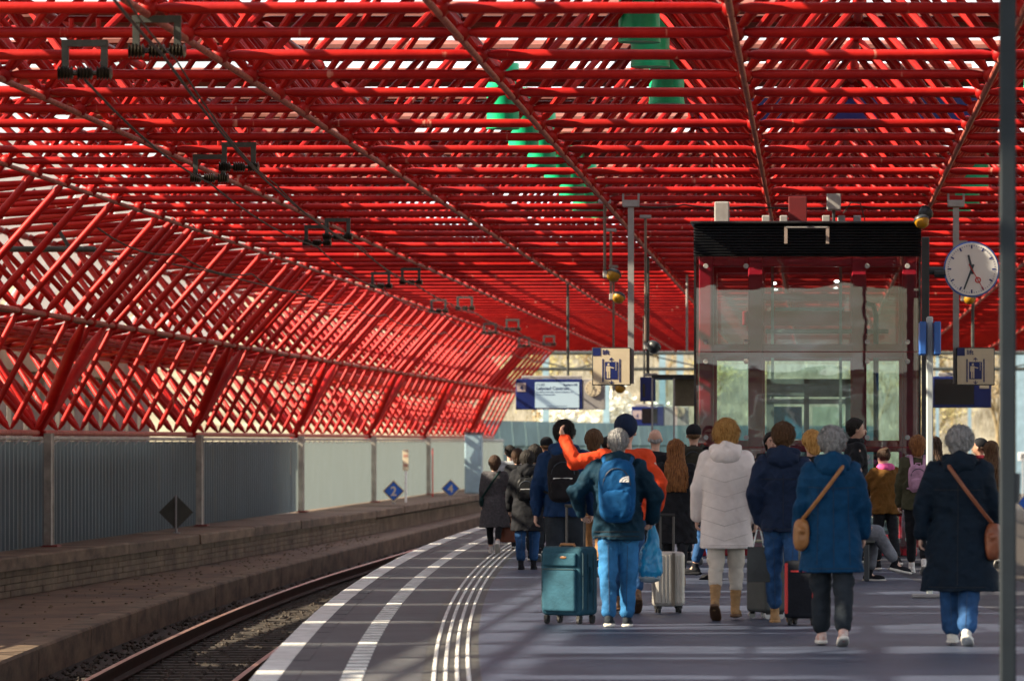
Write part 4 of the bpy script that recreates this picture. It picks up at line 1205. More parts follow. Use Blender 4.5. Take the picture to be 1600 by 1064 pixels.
# ------------------------------------------------------------------ people: implicit surfaces meshed by surface nets
def smin(a, b, k):
    h = np.clip(0.5 + 0.5 * (b - a) / k, 0, 1)
    return b + (a - b) * h - k * h * (1 - h)
class Sdf:
    def __init__(self, k=0.03):
        self.p = []; self.k = k; self.cuts = []; self.disp = []
    def cap(self, a, b, ra, rb=None, k=None, sub=False):
        rb = ra if rb is None else rb
        a, b = np.array(a, float), np.array(b, float)
        m = max(ra, rb)
        lo, hi = np.minimum(a, b) - m, np.maximum(a, b) + m
        def f(P):
            ab = b - a; L = max(1e-9, float(ab @ ab))
            t = np.clip(((P[0] - a[0]) * ab[0] + (P[1] - a[1]) * ab[1] + (P[2] - a[2]) * ab[2]) / L, 0, 1)
            return np.sqrt((P[0] - a[0] - t * ab[0]) ** 2 + (P[1] - a[1] - t * ab[1]) ** 2 + (P[2] - a[2] - t * ab[2]) ** 2) - (ra + (rb - ra) * t)
        self.p.append((f, lo, hi, k if k is not None else self.k)); return self
    def chain(self, pts, rad, k=None):
        for i in range(len(pts) - 1): self.cap(pts[i], pts[i + 1], rad[i], rad[i + 1], k)
        return self
    def ell(self, c, r, Rm=None, k=None, pw=2.0):
        c, r = np.array(c, float), np.array(r, float)
        m = max(r) if Rm is not None else r
        def f(P):
            d = [P[i] - c[i] for i in range(3)]
            if Rm is not None:
                d = [sum(Rm[j][i] * d[j] for j in range(3)) for i in range(3)]
            if pw == 2.0: e = np.sqrt((d[0] / r[0]) ** 2 + (d[1] / r[1]) ** 2 + (d[2] / r[2]) ** 2)
            else: e = (np.abs(d[0] / r[0]) ** pw + np.abs(d[1] / r[1]) ** pw + np.abs(d[2] / r[2]) ** pw) ** (1 / pw)
            return (e - 1) * r.min()
        self.p.append((f, c - m, c + m, k if k is not None else self.k)); return self
    def col(self, prof, k=None, pw=2.3):
        """elliptical column: rows of (z, rx, ry, cx, cy)"""
        pr = np.array(sorted(prof), float)
        z, rx, ry, cx, cy = pr.T
        lo = np.array([min(cx - rx), min(cy - ry), z[0]]); hi = np.array([max(cx + rx), max(cy + ry), z[-1]])
        def f(P):
            a = np.interp(P[2], z, rx); b = np.interp(P[2], z, ry); x0 = np.interp(P[2], z, cx); y0 = np.interp(P[2], z, cy)
            e = (np.abs((P[0] - x0) / a) ** pw + np.abs((P[1] - y0) / b) ** pw) ** (1 / pw)
            d = (e - 1) * np.minimum(a, b)
            return np.maximum(d, np.maximum(z[0] - P[2], P[2] - z[-1]))
        self.p.append((f, lo, hi, k if k is not None else self.k)); return self
    def mesh(self, name, m, h=0.012, S=1.0):
        lo = np.min([p[1] for p in self.p], 0) - 0.05; hi = np.max([p[2] for p in self.p], 0) + 0.05
        n = np.ceil((hi - lo) / h).astype(int) + 1
        ax = [lo[i] + h * np.arange(n[i]) for i in range(3)]
        D = np.full(n, 0.3, np.float32)
        for f, a, b, k in self.p:
            i0 = np.maximum(0, ((a - 0.075 - lo) / h).astype(int)); i1 = np.minimum(n, ((b + 0.075 - lo) / h).astype(int) + 2)
            P = (ax[0][i0[0]:i1[0], None, None], ax[1][None, i0[1]:i1[1], None], ax[2][None, None, i0[2]:i1[2]])
            sl = (slice(i0[0], i1[0]), slice(i0[1], i1[1]), slice(i0[2], i1[2]))
            d = np.broadcast_to(f(P), D[sl].shape)
            D[sl] = smin(D[sl], d, k) if k > 0.001 else np.minimum(D[sl], d)
        P = (ax[0][:, None, None], ax[1][None, :, None], ax[2][None, None, :])
        for f in self.disp: D = D + f(P)
        for f in self.cuts: D = np.maximum(D, f(P))
        V, Q = nets(D.astype(np.float32), lo, h)
        return np_mesh(name, V * S, Q, m, True)
def nets(D, lo, h):
    ins = D < 0
    nx, ny, nz = D.shape
    c = np.zeros((nx - 1, ny - 1, nz - 1), np.int8)
    for i in (0, 1):
        for j in (0, 1):
            for k in (0, 1): c += ins[i:nx - 1 + i, j:ny - 1 + j, k:nz - 1 + k]
    act = (c > 0) & (c < 8)
    I = np.argwhere(act)
    idx = np.full(act.shape, -1, np.int32); idx[act] = np.arange(len(I))
    acc = np.zeros((len(I), 3)); cnt = np.zeros(len(I))
    crn = [(i, j, k) for i in (0, 1) for j in (0, 1) for k in (0, 1)]
    val = {q: D[I[:, 0] + q[0], I[:, 1] + q[1], I[:, 2] + q[2]] for q in crn}
    for q in crn:
        for a in range(3):
            if q[a] == 0:
                r = list(q); r[a] = 1; r = tuple(r)
                v0, v1 = val[q], val[r]
                m = (v0 < 0) != (v1 < 0)
                t = np.where(m, v0 / np.where(m, v0 - v1, 1), 0)
                p = np.tile(np.array(q, float), (len(I), 1)); p[:, a] += t
                acc[m] += p[m]; cnt[m] += 1
    V = (I + acc / np.maximum(cnt, 1)[:, None]) * h + lo
    Q = []
    for a in range(3):
        b, cx = (a + 1) % 3, (a + 2) % 3
        s0 = [slice(0, -1) if q == a else slice(1, -1) for q in range(3)]
        s1 = [slice(1, None) if q == a else slice(1, -1) for q in range(3)]
        A, B = ins[tuple(s0)], ins[tuple(s1)]
        E = np.argwhere(A != B)
        if len(E) == 0: continue
        fl = A[tuple(E.T)]
        E = E + np.array([0 if q == a else 1 for q in range(3)])
        def g(db, dc):
            o = E.copy(); o[:, b] -= db; o[:, cx] -= dc
            return idx[o[:, 0], o[:, 1], o[:, 2]]
        q4 = np.stack([g(1, 1), g(0, 1), g(0, 0), g(1, 0)], 1)
        q4[~fl] = q4[~fl][:, ::-1]
        Q.append(q4)
    return V, np.concatenate(Q)

def folds(seed, amp, f=(9, 9, 5), zlo=None, zhi=None):
    r = np.random.default_rng(seed)
    ph = r.uniform(0, 6.28, (6, 3)); fr = r.uniform(0.6, 1.6, (6, 3)) * np.array(f)
    def d(P):
        v = 0
        for i in range(6):
            v = v + np.sin(fr[i, 0] * P[0] * 2 + ph[i, 0] + 1.5 * np.sin(fr[i, 2] * P[2] + ph[i, 1])) * np.sin(fr[i, 2] * P[2] * 1.6 + fr[i, 1] * P[1] + ph[i, 2])
        v = v / 2.2
        return (amp * (0.55 * v + 1.1 * np.abs(v) - 0.5)).astype(np.float32)
    return d
def rotm(yaw, pitch, roll=0):
    return np.array(Matrix.Rotation(yaw, 3, 'Z') @ Matrix.Rotation(pitch, 3, 'X') @ Matrix.Rotation(roll, 3, 'Y'))

SKIN = mat('skin', (0.42, 0.22, 0.15), 0.5, 0.1, scale=8)
SKIN2 = mat('pale skin', (0.55, 0.33, 0.25), 0.5, 0.1, scale=8)
def cloth(name, col, rough=0.8, var=0.22, bump=0.25, bscale=45, spec=0.15, sheen=0.0, scale=7):
    return mat('cloth ' + name, col, rough, var, scale=scale, bump=bump, bscale=bscale, spec=spec, sheen=sheen)
def hairm(name, c1, c2):
    return mat('hair ' + name, c1, 0.6, spec=0.25, scale=26, col2=c2, stretch=(3, 3, 0.35), bump=0.7, bscale=70)
DENIM = cloth('denim', (0.022, 0.070, 0.18), var=0.45, scale=5)
DENIM_L = cloth('light denim', (0.030, 0.145, 0.33), var=0.4, scale=4)
BLACKC = cloth('black', (0.012, 0.013, 0.017)); NAVYC = cloth('navy', (0.010, 0.020, 0.050)); DKGREY = cloth('charcoal', (0.035, 0.036, 0.042))
H_BROWN = hairm('brown', (0.055, 0.026, 0.012), (0.14, 0.075, 0.035)); H_BLACK = hairm('black', (0.006, 0.005, 0.005), (0.022, 0.018, 0.016))
H_GREY = hairm('grey', (0.16, 0.16, 0.17), (0.42, 0.42, 0.42)); H_BLOND = hairm('blond', (0.30, 0.14, 0.03), (0.62, 0.36, 0.12)); H_AUB = hairm('auburn', (0.10, 0.035, 0.010), (0.30, 0.13, 0.045))
H_DKBR = hairm('dark brown', (0.022, 0.012, 0.008), (0.07, 0.035, 0.02))
SOLEW = mat('white sole', (0.62, 0.60, 0.55), 0.6, 0.1)

from mathutils.bvhtree import BVHTree
def strands_mesh(me, m, parent, n, L=0.05, w=0.0022, seed=1, lift=0.006, curl=0.0):
    r_ = np.random.default_rng(seed)
    k = len(me.vertices)
    co = np.empty(k * 3, np.float32); me.vertices.foreach_get('co', co); co = co.reshape(-1, 3)
    no = np.empty(k * 3, np.float32); me.vertices.foreach_get('normal', no); no = no.reshape(-1, 3)
    i = r_.integers(0, k, n)
    p, nn = co[i], no[i]
    dn = np.tile(np.array([0, -0.1, -1.0]), (n, 1)) + r_.normal(0, 0.22 + curl, (n, 3))
    t = dn - (dn * nn).sum(1)[:, None] * nn; t /= np.linalg.norm(t, axis=1)[:, None] + 1e-6
    sd = np.cross(t, nn)
    Ls = (L * r_.uniform(.5, 1.3, n))[:, None]
    a = p + nn * 0.001
    b_ = p + t * Ls * .55 + nn * (0.5 * lift + 0.003 * r_.random(n)[:, None])
    c = p + t * Ls + nn * (lift * r_.uniform(-.6, 1.2, n))[:, None]
    V = np.stack([a - sd * w, a + sd * w, b_ + sd * w * .8, b_ - sd * w * .8, c], 1).reshape(-1, 3)
    q = np.arange(n) * 5
    Ft = np.concatenate([np.stack([q, q + 1, q + 2], 1), np.stack([q, q + 2, q + 3], 1), np.stack([q + 3, q + 2, q + 4], 1)])
    o = inst('hair_strands', np_mesh('hair_strands', V, Ft, m, False), parent)
    o['kind'] = 'stuff'
    return o
def seam(obj, pts, m, name='seam', r=0.003, S=1.0, push=0.001, closed=False):
    """stitched line: (x, z) points thrown onto the back of a garment"""
    me = obj.data
    bv = BVHTree.FromPolygons([v.co for v in me.vertices], [tuple(p.vertices) for p in me.polygons])
    P = []
    for (x0, z0), (x1, z1) in zip(pts[:-1], pts[1:]):
        k = max(2, int(math.hypot(x1 - x0, z1 - z0) / 0.02))
        for i in range(k):
            t = i / k
            h = bv.ray_cast(Vector(((x0 + (x1 - x0) * t) * S, -1.5, (z0 + (z1 - z0) * t) * S)), Vector((0, 1, 0)))
            if h[0] is not None: P.append(h[0] + h[1] * push)
    if len(P) > 2: MB().path(P, r, 5).build(name, m, obj, 60)
PEOPLE = {}
def person(key, x, y, h, label, face=0.0, legs=((8, 5), (-12, 14)), feet=None, arms=None, jacket=None, jlen=0.78, flare=0.0, hood=None, bulk=1.0,
           pants=DENIM, pleg=(0.085, 0.062, 0.058), shoe=BLACKC, sole=SOLEW, boot=False, hair='short', hm=H_BROWN, hat=None, skin=SKIN2, head=(0, 0), vox=0.0105,
           quilt=0.0, fold=0.006, collar=None, eyes=False, hang=True, seed=1, wide=1.0, pantcut=0.10, sit=False, gap=0.0, cr=0.034):
    S = h / 1.75
    root = empty('person', (x, y, 0), R(face)); tag(root, label, 'person')
    # --- skeleton
    hip = 0.93
    L = []
    for s, (fl, kn) in zip((-1, 1), legs):
        a, b = R(fl), R(fl - kn)
        H0 = np.array([s * 0.088, 0.0, hip])
        K = H0 + 0.44 * np.array([s * (0.0 + gap), math.sin(a), -math.cos(a)])
        A = K + 0.42 * np.array([-s * 0.03, math.sin(b), -math.cos(b)])
        L.append([H0, K, A, b])
    # foot pitch: planted foot flat, trailing one on its toes
    FT = []
    for i, (H0, K, A, b) in enumerate(L):
        pit = (feet[i] if feet else (0 if legs[i][1] < 10 else -min(55, (legs[i][1] - legs[i][0]) * 0.9)))
        p = R(pit)
        f = np.array([0, math.cos(p), math.sin(p)]); u = np.array([0, -math.sin(p), math.cos(p)])
        FT.append((f, u))
    low = min(min((A - 0.075 * u)[2], (A - 0.075 * u + f * 0.19)[2], (A - 0.075 * u - f * 0.06)[2]) for (H0, K, A, b), (f, u) in zip(L, FT))
    dz = -low
    for q in L:
        for i in range(3): q[i] = q[i] + np.array([0, 0, dz])
    hip += dz
    o = hip - 0.93                 # vertical offset of the trunk
    T_ = lambda z: z + o
    sh = 0.185 * wide
    AR = []
    arms = arms or ((6, 8, 12), (-6, 8, 10))
    for s, sp_ in zip((-1, 1), arms):
        S0 = np.array([s * sh, -0.01, T_(1.40)])
        if sp_[0] == 'ik':
            tg = np.array(sp_[1], float) / S; hint = np.array(sp_[2], float)
            d = tg - S0; D = min(np.linalg.norm(d), 0.535); d = d / np.linalg.norm(d)
            l1, l2 = 0.285, 0.255
            ca = (l1 * l1 + D * D - l2 * l2) / (2 * l1 * D); ca = max(-1, min(1, ca))
            pn = hint - (hint @ d) * d; pn = pn / np.linalg.norm(pn)
            E = S0 + l1 * (d * ca + pn * math.sqrt(1 - ca * ca)); W = S0 + d * D
        else:
            fl, ab, el = sp_
            a = R(fl); v = np.array([s * math.sin(R(ab)), math.sin(a) * math.cos(R(ab)), -math.cos(a) * math.cos(R(ab))])
            E = S0 + 0.285 * v
            b = R(fl + el); w_ = np.array([s * math.sin(R(ab * .3)), math.sin(b), -math.cos(b)]); w_ = w_ / np.linalg.norm(w_)
            W = E + 0.255 * w_
        AR.append((S0, E, W))
    # --- body (skin): one continuous surface
    B = Sdf(0.03)
    hy, hp = R(head[0]), R(head[1])
    HR = rotm(hy, hp)
    piv = np.array([0, 0.0, T_(1.50)])
    hpnt = lambda p: piv + HR @ ((np.array(p, float) - np.array([0, 0, 1.50])) * np.array([1.13, 1.08, 1.0]))
    hs = lambda *r: (r[0] * 1.13, r[1] * 1.08, r[2])
    B.ell(hpnt((0, -0.008, 1.648)), hs(0.073, 0.092, 0.098), HR)
    B.ell(hpnt((0, 0.032, 1.588)), hs(0.055, 0.062, 0.078), HR)
    B.cap(hpnt((0, 0.098, 1.615)), hpnt((0, 0.112, 1.592)), 0.010, 0.015, 0.015)
    B.cap(hpnt((-0.022, 0.086, 1.560)), hpnt((0.022, 0.086, 1.560)), 0.012, 0.012, 0.01)
    for s in (-1, 1): B.ell(hpnt((s * 0.076, -0.008, 1.610)), hs(0.012, 0.020, 0.032), HR, 0.01)
    B.cap((0, -0.012, T_(1.42)), hpnt((0, -0.005, 1.57)), 0.055, 0.050)
    B.col([(T_(0.90), 0.13, 0.085, 0, 0), (T_(1.05), 0.12, 0.08, 0, 0), (T_(1.28), 0.145, 0.09, 0, 0), (T_(1.42), 0.12, 0.06, 0, -0.01)], 0.05)
    for s, (H0, K, A, b), (f, u) in zip((-1, 1), L, FT):
        B.chain([H0, K, A], [0.070, 0.046, 0.034])
        B.cap(A - u * 0.035, A - u * 0.05 + f * 0.12, 0.032, 0.022)
    for s, (S0, E, W) in zip((-1, 1), AR):
        B.chain([S0, E, W], [0.046, 0.036, 0.026])
        d = (W - E) / np.linalg.norm(W - E)
        n_ = np.array([-s, 0.15, 0.0]); n_ = n_ - (n_ @ d) * d; n_ /= np.linalg.norm(n_)     # palm normal towards the body
        t = np.cross(d, n_) * s
        if t[1] < 0 and abs(d[2]) > .5: t = -t
        for j, (off, ln) in enumerate(((0.030, 0.066), (0.010, 0.074), (-0.010, 0.070), (-0.029, 0.056))):
            k0 = W + d * 0.085 + t * off
            B.cap(W + d * 0.01 + t * off * .6, k0, 0.014, 0.012, 0.012)
            c1 = k0 + (d * .85 + n_ * .45) * ln * .5
            c2 = c1 + (d * .35 + n_ * .9) * ln * .5
            B.cap(k0, c1, 0.010, 0.009, 0.005); B.cap(c1, c2, 0.009, 0.0075, 0.005)
        th = W + d * 0.025 + t * 0.028
        t1 = th + d * 0.032 + t * 0.022 + n_ * 0.012
        B.cap(th, t1, 0.013, 0.0105, 0.01); B.cap(t1, t1 + d * 0.028 + n_ * 0.012, 0.0105, 0.008, 0.006)
    body = inst('body', B.mesh('body', skin, min(vox, 0.0095) if vox < 0.015 else 0.014, S), root)
    # --- trousers
    P_ = Sdf(0.035)
    P_.col([(T_(0.84), 0.150 * bulk, 0.115 * bulk, 0, 0), (T_(0.95), 0.158 * bulk, 0.118 * bulk, 0, -0.005), (T_(1.06), 0.140 * bulk, 0.10 * bulk, 0, 0)], 0.05)
    for s, (H0, K, A, b) in zip((-1, 1), L):
        A2 = A + (K - A) * pantcut / 0.42
        Hs = H0 + np.array([s * 0.002, 0, -0.04]) if not sit else H0
        P_.chain([Hs, K, A2], [pleg[0] + .012, pleg[1] + .008, pleg[2]], 0.03)
        if sit: P_.chain([H0, K], [pleg[0] + .005, pleg[1] + .01], 0.03)
    P_.disp.append(folds(seed + 40, 0.0065, (9, 9, 16)))
    tro = inst('trousers', P_.mesh('trousers', pants, vox, S), root)
    # --- shoes
    for i, ((H0, K, A, b), (f, u)) in enumerate(zip(L, FT)):
        sh_ = Sdf(0.02)
        t_ = np.cross(f, u)
        Rm = np.stack([t_, f, u], 1)
        base = A - u * 0.045
        sh_.ell(base - f * 0.02, (0.036, 0.055, 0.050), Rm).ell(base + f * 0.09 - u * 0.006, (0.047, 0.092, 0.038), Rm)
        sh_.cap(A - u * .02 - f * 0.008, A + (K - A) * ((0.40 if boot else 0.08)), 0.038, 0.052 if boot else 0.040)
        sh_.disp.append(folds(seed + i, 0.002, (30, 30, 40)))
        so = inst('shoe', sh_.mesh('shoe', shoe, 0.009, S), root)
        s2 = Sdf(0.01)
        s2.ell(base - f * 0.025 - u * 0.026, (0.040, 0.062, 0.018), Rm, pw=3.5).ell(base + f * 0.09 - u * 0.028, (0.051, 0.102, 0.017), Rm, pw=3.5)
        inst('sole', s2.mesh('sole', sole, 0.008, S), so)
    # --- jacket or coat
    if jacket is not None:
        J = Sdf(0.035)
        zb = T_(jlen)
        bw = bulk
        pr = [(T_(1.465), 0.095, 0.085, 0, -0.012), (T_(1.43), 0.165 * wide, 0.112 * bw, 0, -0.012), (T_(1.34), 0.192 * bw * wide, 0.135 * bw, 0, -0.008), (T_(1.20), 0.190 * bw, 0.140 * bw, 0, -0.005),
              (T_(1.04), 0.178 * bw, 0.135 * bw, 0, 0), (T_(0.93), 0.186 * bw + flare * .3, 0.140 * bw + flare * .2, 0, 0)]
        if zb < T_(0.90): pr.append((zb, 0.188 * bw + flare, 0.145 * bw + flare * .7, 0, 0))
        pr = [q for q in pr if q[0] >= zb - 1e-6]
        J.col(pr, 0.03)
        for s, (S0, E, W) in zip((-1, 1), AR):
            d = (W - E) / np.linalg.norm(W - E)
            J.cap(S0 + np.array([-s * .02, 0, -.005]), E, 0.074 * bw, 0.060 * bw, 0.045)
            J.cap(E, W - d * 0.005, 0.063 * bw, 0.050 * bw, 0.015)
        J.disp.append(folds(seed, fold * 1.7, (8, 8, 10)))
        J.disp.append(folds(seed + 5, fold * .9, (22, 22, 19)))
        if quilt:
            J.disp.append(lambda P: (quilt * (1 - np.abs(np.sin(np.pi * (P[2] + 0.02 * np.sin(P[0] * 9) + 0.10 * np.abs(P[0])) / 0.19)) ** 0.5) * 1.0).astype(np.float32))
        jo = inst('coat' if jlen < 0.72 else 'jacket', J.mesh('coat', jacket, vox, S), root)
        jobj = jo
        if hood is not None:
            Hd = Sdf(0.03)
            if hood == 'up':
                Hd.ell((0, -0.015, T_(1.64)), (0.105, 0.125, 0.128)).cap((0, -0.02, T_(1.46)), (0, -0.02, T_(1.56)), 0.105, 0.10)
                Hd.cuts.append(lambda P: (P[1] - 0.075 + 0 * P[2]))
            else:
                Hd.ell((0, -0.125, T_(1.435)), (0.135, 0.062, 0.085)).chain([(-0.085, 0.03, T_(1.455)), (-0.10, -0.06, T_(1.48)), (0, -0.115, T_(1.505)), (0.10, -0.06, T_(1.48)), (0.085, 0.03, T_(1.455))], [0.035, 0.045, 0.05, 0.045, 0.035])
            Hd.disp.append(folds(seed + 9, 0.007, (14, 14, 16)))
            inst('hood', Hd.mesh('hood', jacket, vox, S), jo)
        if collar is not None:
            C_ = Sdf(0.02)
            C_.chain([(0.075 * math.sin(a), -0.012 + 0.075 * -math.cos(a), T_(1.475)) for a in [i * math.pi / 5 for i in range(11)]], [cr] * 11)
            C_.disp.append(folds(seed + 19, 0.006, (18, 18, 22)))
            inst('scarf', C_.mesh('scarf', collar, vox, S), root)
    # --- hair / headwear
    Hs = Sdf(0.025)
    ang = lambda P: np.arctan2(P[0], -(P[1])) * 1.0
    strands = lambda P: (0.0050 * np.sin(ang(P) * 34 + 3 * np.sin(P[2] * 22)) + 0.0025 * np.sin(ang(P) * 71 + 5 * np.sin(P[2] * 13))).astype(np.float32)
    HC = hpnt((0, -0.014, 1.652))
    nf = HR @ np.array([0, 0.80, -0.60])
    def facecut(P, d0=0.045): return (P[0] - HC[0]) * nf[0] + (P[1] - HC[1]) * nf[1] + (P[2] - HC[2]) * nf[2] - d0
    if hat == 'beanie':
        Hs.ell(HC + np.array([0, -0.005, 0.018]), hs(0.095, 0.114, 0.118), HR); Hs.cuts.append(lambda P: facecut(P, 0.03)); hm_ = hm
        Hs.disp.append(lambda P: (0.002 * np.sin(ang(P) * 50)).astype(np.float32))
        inst('beanie', Hs.mesh('beanie', hm, vox, S), root)
    elif hat == 'cap':
        Hs.ell(HC + np.array([0, 0.004, 0.018]), hs(0.089, 0.108, 0.100), HR); Hs.cuts.append(lambda P: facecut(P, 0.025))
        cpo = inst('cap', Hs.mesh('cap', BLACKC, vox, S), root)
        Br = Sdf(0.01); Br.ell(hpnt((0, 0.125, 1.675)), hs(0.07, 0.075, 0.010), HR); inst('cap_brim', Br.mesh('cap_brim', BLACKC, 0.009, S), cpo)
        H2 = Sdf(0.02); H2.ell(HC + np.array([0, -0.012, -0.035]), hs(0.080, 0.090, 0.062), HR); H2.cuts.append(lambda P: facecut(P, 0.0)); inst('hair', H2.mesh('hair', hm, vox, S), root)
    elif hair != 'bald':
        if hair in ('short', 'crop'):
            g_ = 0.004 if hair == 'crop' else 0.012
            Hs.ell(HC, hs(0.078 + g_, 0.098 + g_, 0.098 + g_ * 1.1), HR).cap(hpnt((0, -0.055, 1.62)), hpnt((0, -0.055, 1.575)), 0.052, 0.043)
        elif hair == 'curly':
            Hs.ell(HC + np.array([0, -0.006, 0.0]), hs(0.098, 0.112, 0.112), HR).cap(hpnt((0, -0.05, 1.60)), hpnt((0, -0.05, 1.56)), 0.072, 0.062)
            Hs.disp.append(folds(seed + 77, 0.012, (34, 34, 40)))
        elif hair == 'bob':
            Hs.ell(HC, hs(0.094, 0.112, 0.112), HR).cap(hpnt((0, -0.035, 1.63)), hpnt((0, -0.04, 1.535)), 0.092, 0.080)
            for s in (-1, 1): Hs.cap(hpnt((s * 0.07, 0.0, 1.64)), hpnt((s * 0.074, 0.01, 1.53)), 0.034, 0.024)
        elif hair == 'long':
            Hs.ell(HC, hs(0.092, 0.110, 0.110), HR)
            Hs.col([(T_(1.66), 0.095, 0.090, 0, -0.02), (T_(1.52), 0.110, 0.088, 0, -0.05), (T_(1.36), 0.150, 0.070, 0, -0.125), (T_(1.20), 0.140, 0.055, 0, -0.148), (T_(1.12), 0.105, 0.030, 0.01, -0.155)], 0.03)
            Hs.disp.append(folds(seed + 71, 0.007, (26, 20, 9)))
        elif hair == 'bun':
            Hs.ell(HC, hs(0.088, 0.106, 0.106), HR).ell(hpnt((0, -0.10, 1.70)), hs(0.045, 0.045, 0.04), HR)
        Hs.disp.append(strands)
        if hair == 'long': Hs.cuts.append(lambda P: np.where(P[2] > T_(1.52), facecut(P, 0.05), P[1] - 0.04))
        else: Hs.cuts.append(lambda P: facecut(P, 0.045))
        hob = inst('hair', Hs.mesh('hair', hm, min(vox, 0.0085), S), root)
        if vox < 0.0125: strands_mesh(hob.data, hm, hob, 2600, {'short': .035, 'crop': .014, 'curly': .03, 'bob': .06, 'long': .09, 'bun': .05}[hair], 0.0026, seed, curl=0.9 if hair == 'curly' else 0.0)
    else:
        Hs.ell(hpnt((0, -0.030, 1.600)), hs(0.076, 0.074, 0.052), HR); Hs.disp.append(strands); Hs.cuts.append(lambda P: facecut(P, 0.02)); inst('hair', Hs.mesh('hair', hm, vox, S), root)
    if eyes:
        for s in (-1, 1):
            e = MB().sphere(tuple(hpnt((s * 0.030, 0.082, 1.626)) * S), (0.013 * S, 0.011 * S, 0.0065 * S), 8, 6).build('eye', mat('dark eye', (0.02, 0.015, 0.012), 0.3), root, 60)
            MB().path([tuple(hpnt((s * 0.016, 0.090, 1.645)) * S), tuple(hpnt((s * 0.048, 0.078, 1.645)) * S)], 0.005 * S, 6).build('eyebrow', hm, root)
        MB().sphere(tuple(hpnt((0, 0.094, 1.557)) * S), (0.022 * S, 0.008 * S, 0.006 * S), 8, 6).build('mouth', mat('lips', (0.35, 0.10, 0.09), 0.5), root, 60)
    PEOPLE[key] = dict(coat=locals().get('jobj'), tro=tro, root=root, S=S, o=o, AR=AR, L=L, x=x, y=y, face=R(face))
    return PEOPLE[key]
def pw(key, p):
    """point of a person's local frame to the world"""
    q = PEOPLE[key]
    v = Matrix.Rotation(q['face'], 3, 'Z') @ Vector(p)
    return Vector((q['x'] + v.x, q['y'] + v.y, v.z))
def hand(key, side):
    q = PEOPLE[key]; S0, E, W = q['AR'][0 if side < 0 else 1]
    d = (W - E) / np.linalg.norm(W - E)
    return pw(key, tuple((W + d * 0.09) * q['S']))
def carried(name, key, label, cat, group=None):
    q = PEOPLE[key]
    o = empty(name, (q['x'], q['y'], 0), q['face']); tag(o, label, cat, group)
    return o

def spot(px, py): return at(px, py)
def pers(key, px, top, foot, label, **k):
    x, y = at(px, foot)
    return person(key, x, y, EYE - (top - 689) * y / F, label, **k)

WHITEC = cloth('cream puffer', (0.74, 0.68, 0.66), var=0.08, bump=0.12, bscale=25)
BLUEC = cloth('blue coat', (0.003, 0.040, 0.105), var=0.2); TEALN = cloth('teal navy', (0.005, 0.026, 0.048), var=0.3)
DKNAVY = cloth('ink coat', (0.004, 0.011, 0.022)); NAVYB = cloth('blue sweater', (0.008, 0.030, 0.090)); ORANGE = cloth('orange shell', (0.62, 0.060, 0.018), var=0.12)
CREAMP = cloth('cream trousers', (0.58, 0.53, 0.46), var=0.08); TANB = mat('tan suede', (0.33, 0.19, 0.08), 0.8, 0.2, scale=8, bump=0.2)
GREYCHK = cloth('grey check', (0.075, 0.072, 0.08), var=0.25, scale=30); BROWNC = cloth('brown wool', (0.13, 0.060, 0.014)); OLIVE = cloth('olive', (0.055, 0.055, 0.032)); DKTRO = cloth('dark trousers', (0.018, 0.024, 0.032))
PINK = cloth('pink scarf', (0.62, 0.10, 0.30)); LILAC = cloth('lilac', (0.42, 0.24, 0.36)); GREYJ = cloth('grey jeans', (0.16, 0.17, 0.20), var=0.3)
WHITESH = mat('white sneaker', (0.6, 0.58, 0.56), 0.6, 0.12, scale=12); CORAL = mat('coral sneaker', (0.5, 0.22, 0.16), 0.6, scale=18, col2=(0.55, 0.52, 0.50))
BROWNSH = mat('brown shoe', (0.11, 0.055, 0.025), 0.5, 0.25, scale=10)

# nearest row
pers('backpacker', 966, 670, 978, 'man in dark teal jacket and light blue jeans with a blue backpack', jacket=TEALN, jlen=0.77, hood='down', bulk=1.20, wide=1.12, pants=DENIM_L, pleg=(0.090, 0.072, 0.066), shoe=DKTRO,
     hair='crop', hm=H_GREY, legs=((-7, 8), (8, 6)), arms=(('ik', (-0.33, 0.12, 0.99), (-.7, -1, 0)), ('ik', (0.29, 0.12, 0.93), (.7, -1, 0))), fold=0.008, pantcut=0.05, seed=3, skin=SKIN2)
pers('white', 1135, 662, 968, 'woman with a blond bob in a long cream quilted coat', jacket=WHITEC, jlen=0.60, bulk=1.14, flare=0.028, hood='down', pants=CREAMP, pleg=(0.082, 0.066, 0.060), shoe=TANB, sole=BROWNSH, boot=True,
     hair='bob', hm=H_BLOND, legs=((-10, 18), (4, 3)), feet=(-32, 0), arms=((4, 14, 12), (-4, 12, 12)), quilt=0.0, fold=0.0022, face=-4, pantcut=0.19, seed=5, vox=0.011)
pers('navyman', 1224, 660, 972, 'man in a hooded navy jacket and jeans with brown hair', jacket=NAVYC, jlen=0.80, hood='down', bulk=1.08, wide=1.08, pants=DENIM, pleg=(0.088, 0.07, 0.066), shoe=TANB, sole=TANB,
     hair='short', hm=H_BROWN, legs=((10, 4), (-14, 30)), feet=(0, -48), arms=(('ik', (-0.215, 0.04, 0.905), (-.6, -1, 0)), ('ik', (0.30, -0.16, 0.93), (.3, -1, 0))), seed=7)
pers('bluecoat', 1300, 672, 1008, 'woman with grey hair in a bright blue hooded raincoat', jacket=BLUEC, jlen=0.58, flare=0.060, bulk=1.10, wide=1.06, hood='down', pants=DKTRO, pleg=(0.09, 0.078, 0.072), shoe=CORAL,
     hair='curly', hm=H_GREY, legs=((9, 3), (-8, 14)), feet=(0, -16), arms=((4, 11, 20), (-2, 11, 24)), face=4, fold=0.006, pantcut=0.06, seed=9, collar=cloth('blue print scarf', (0.12, 0.18, 0.50), var=0.9, scale=40))
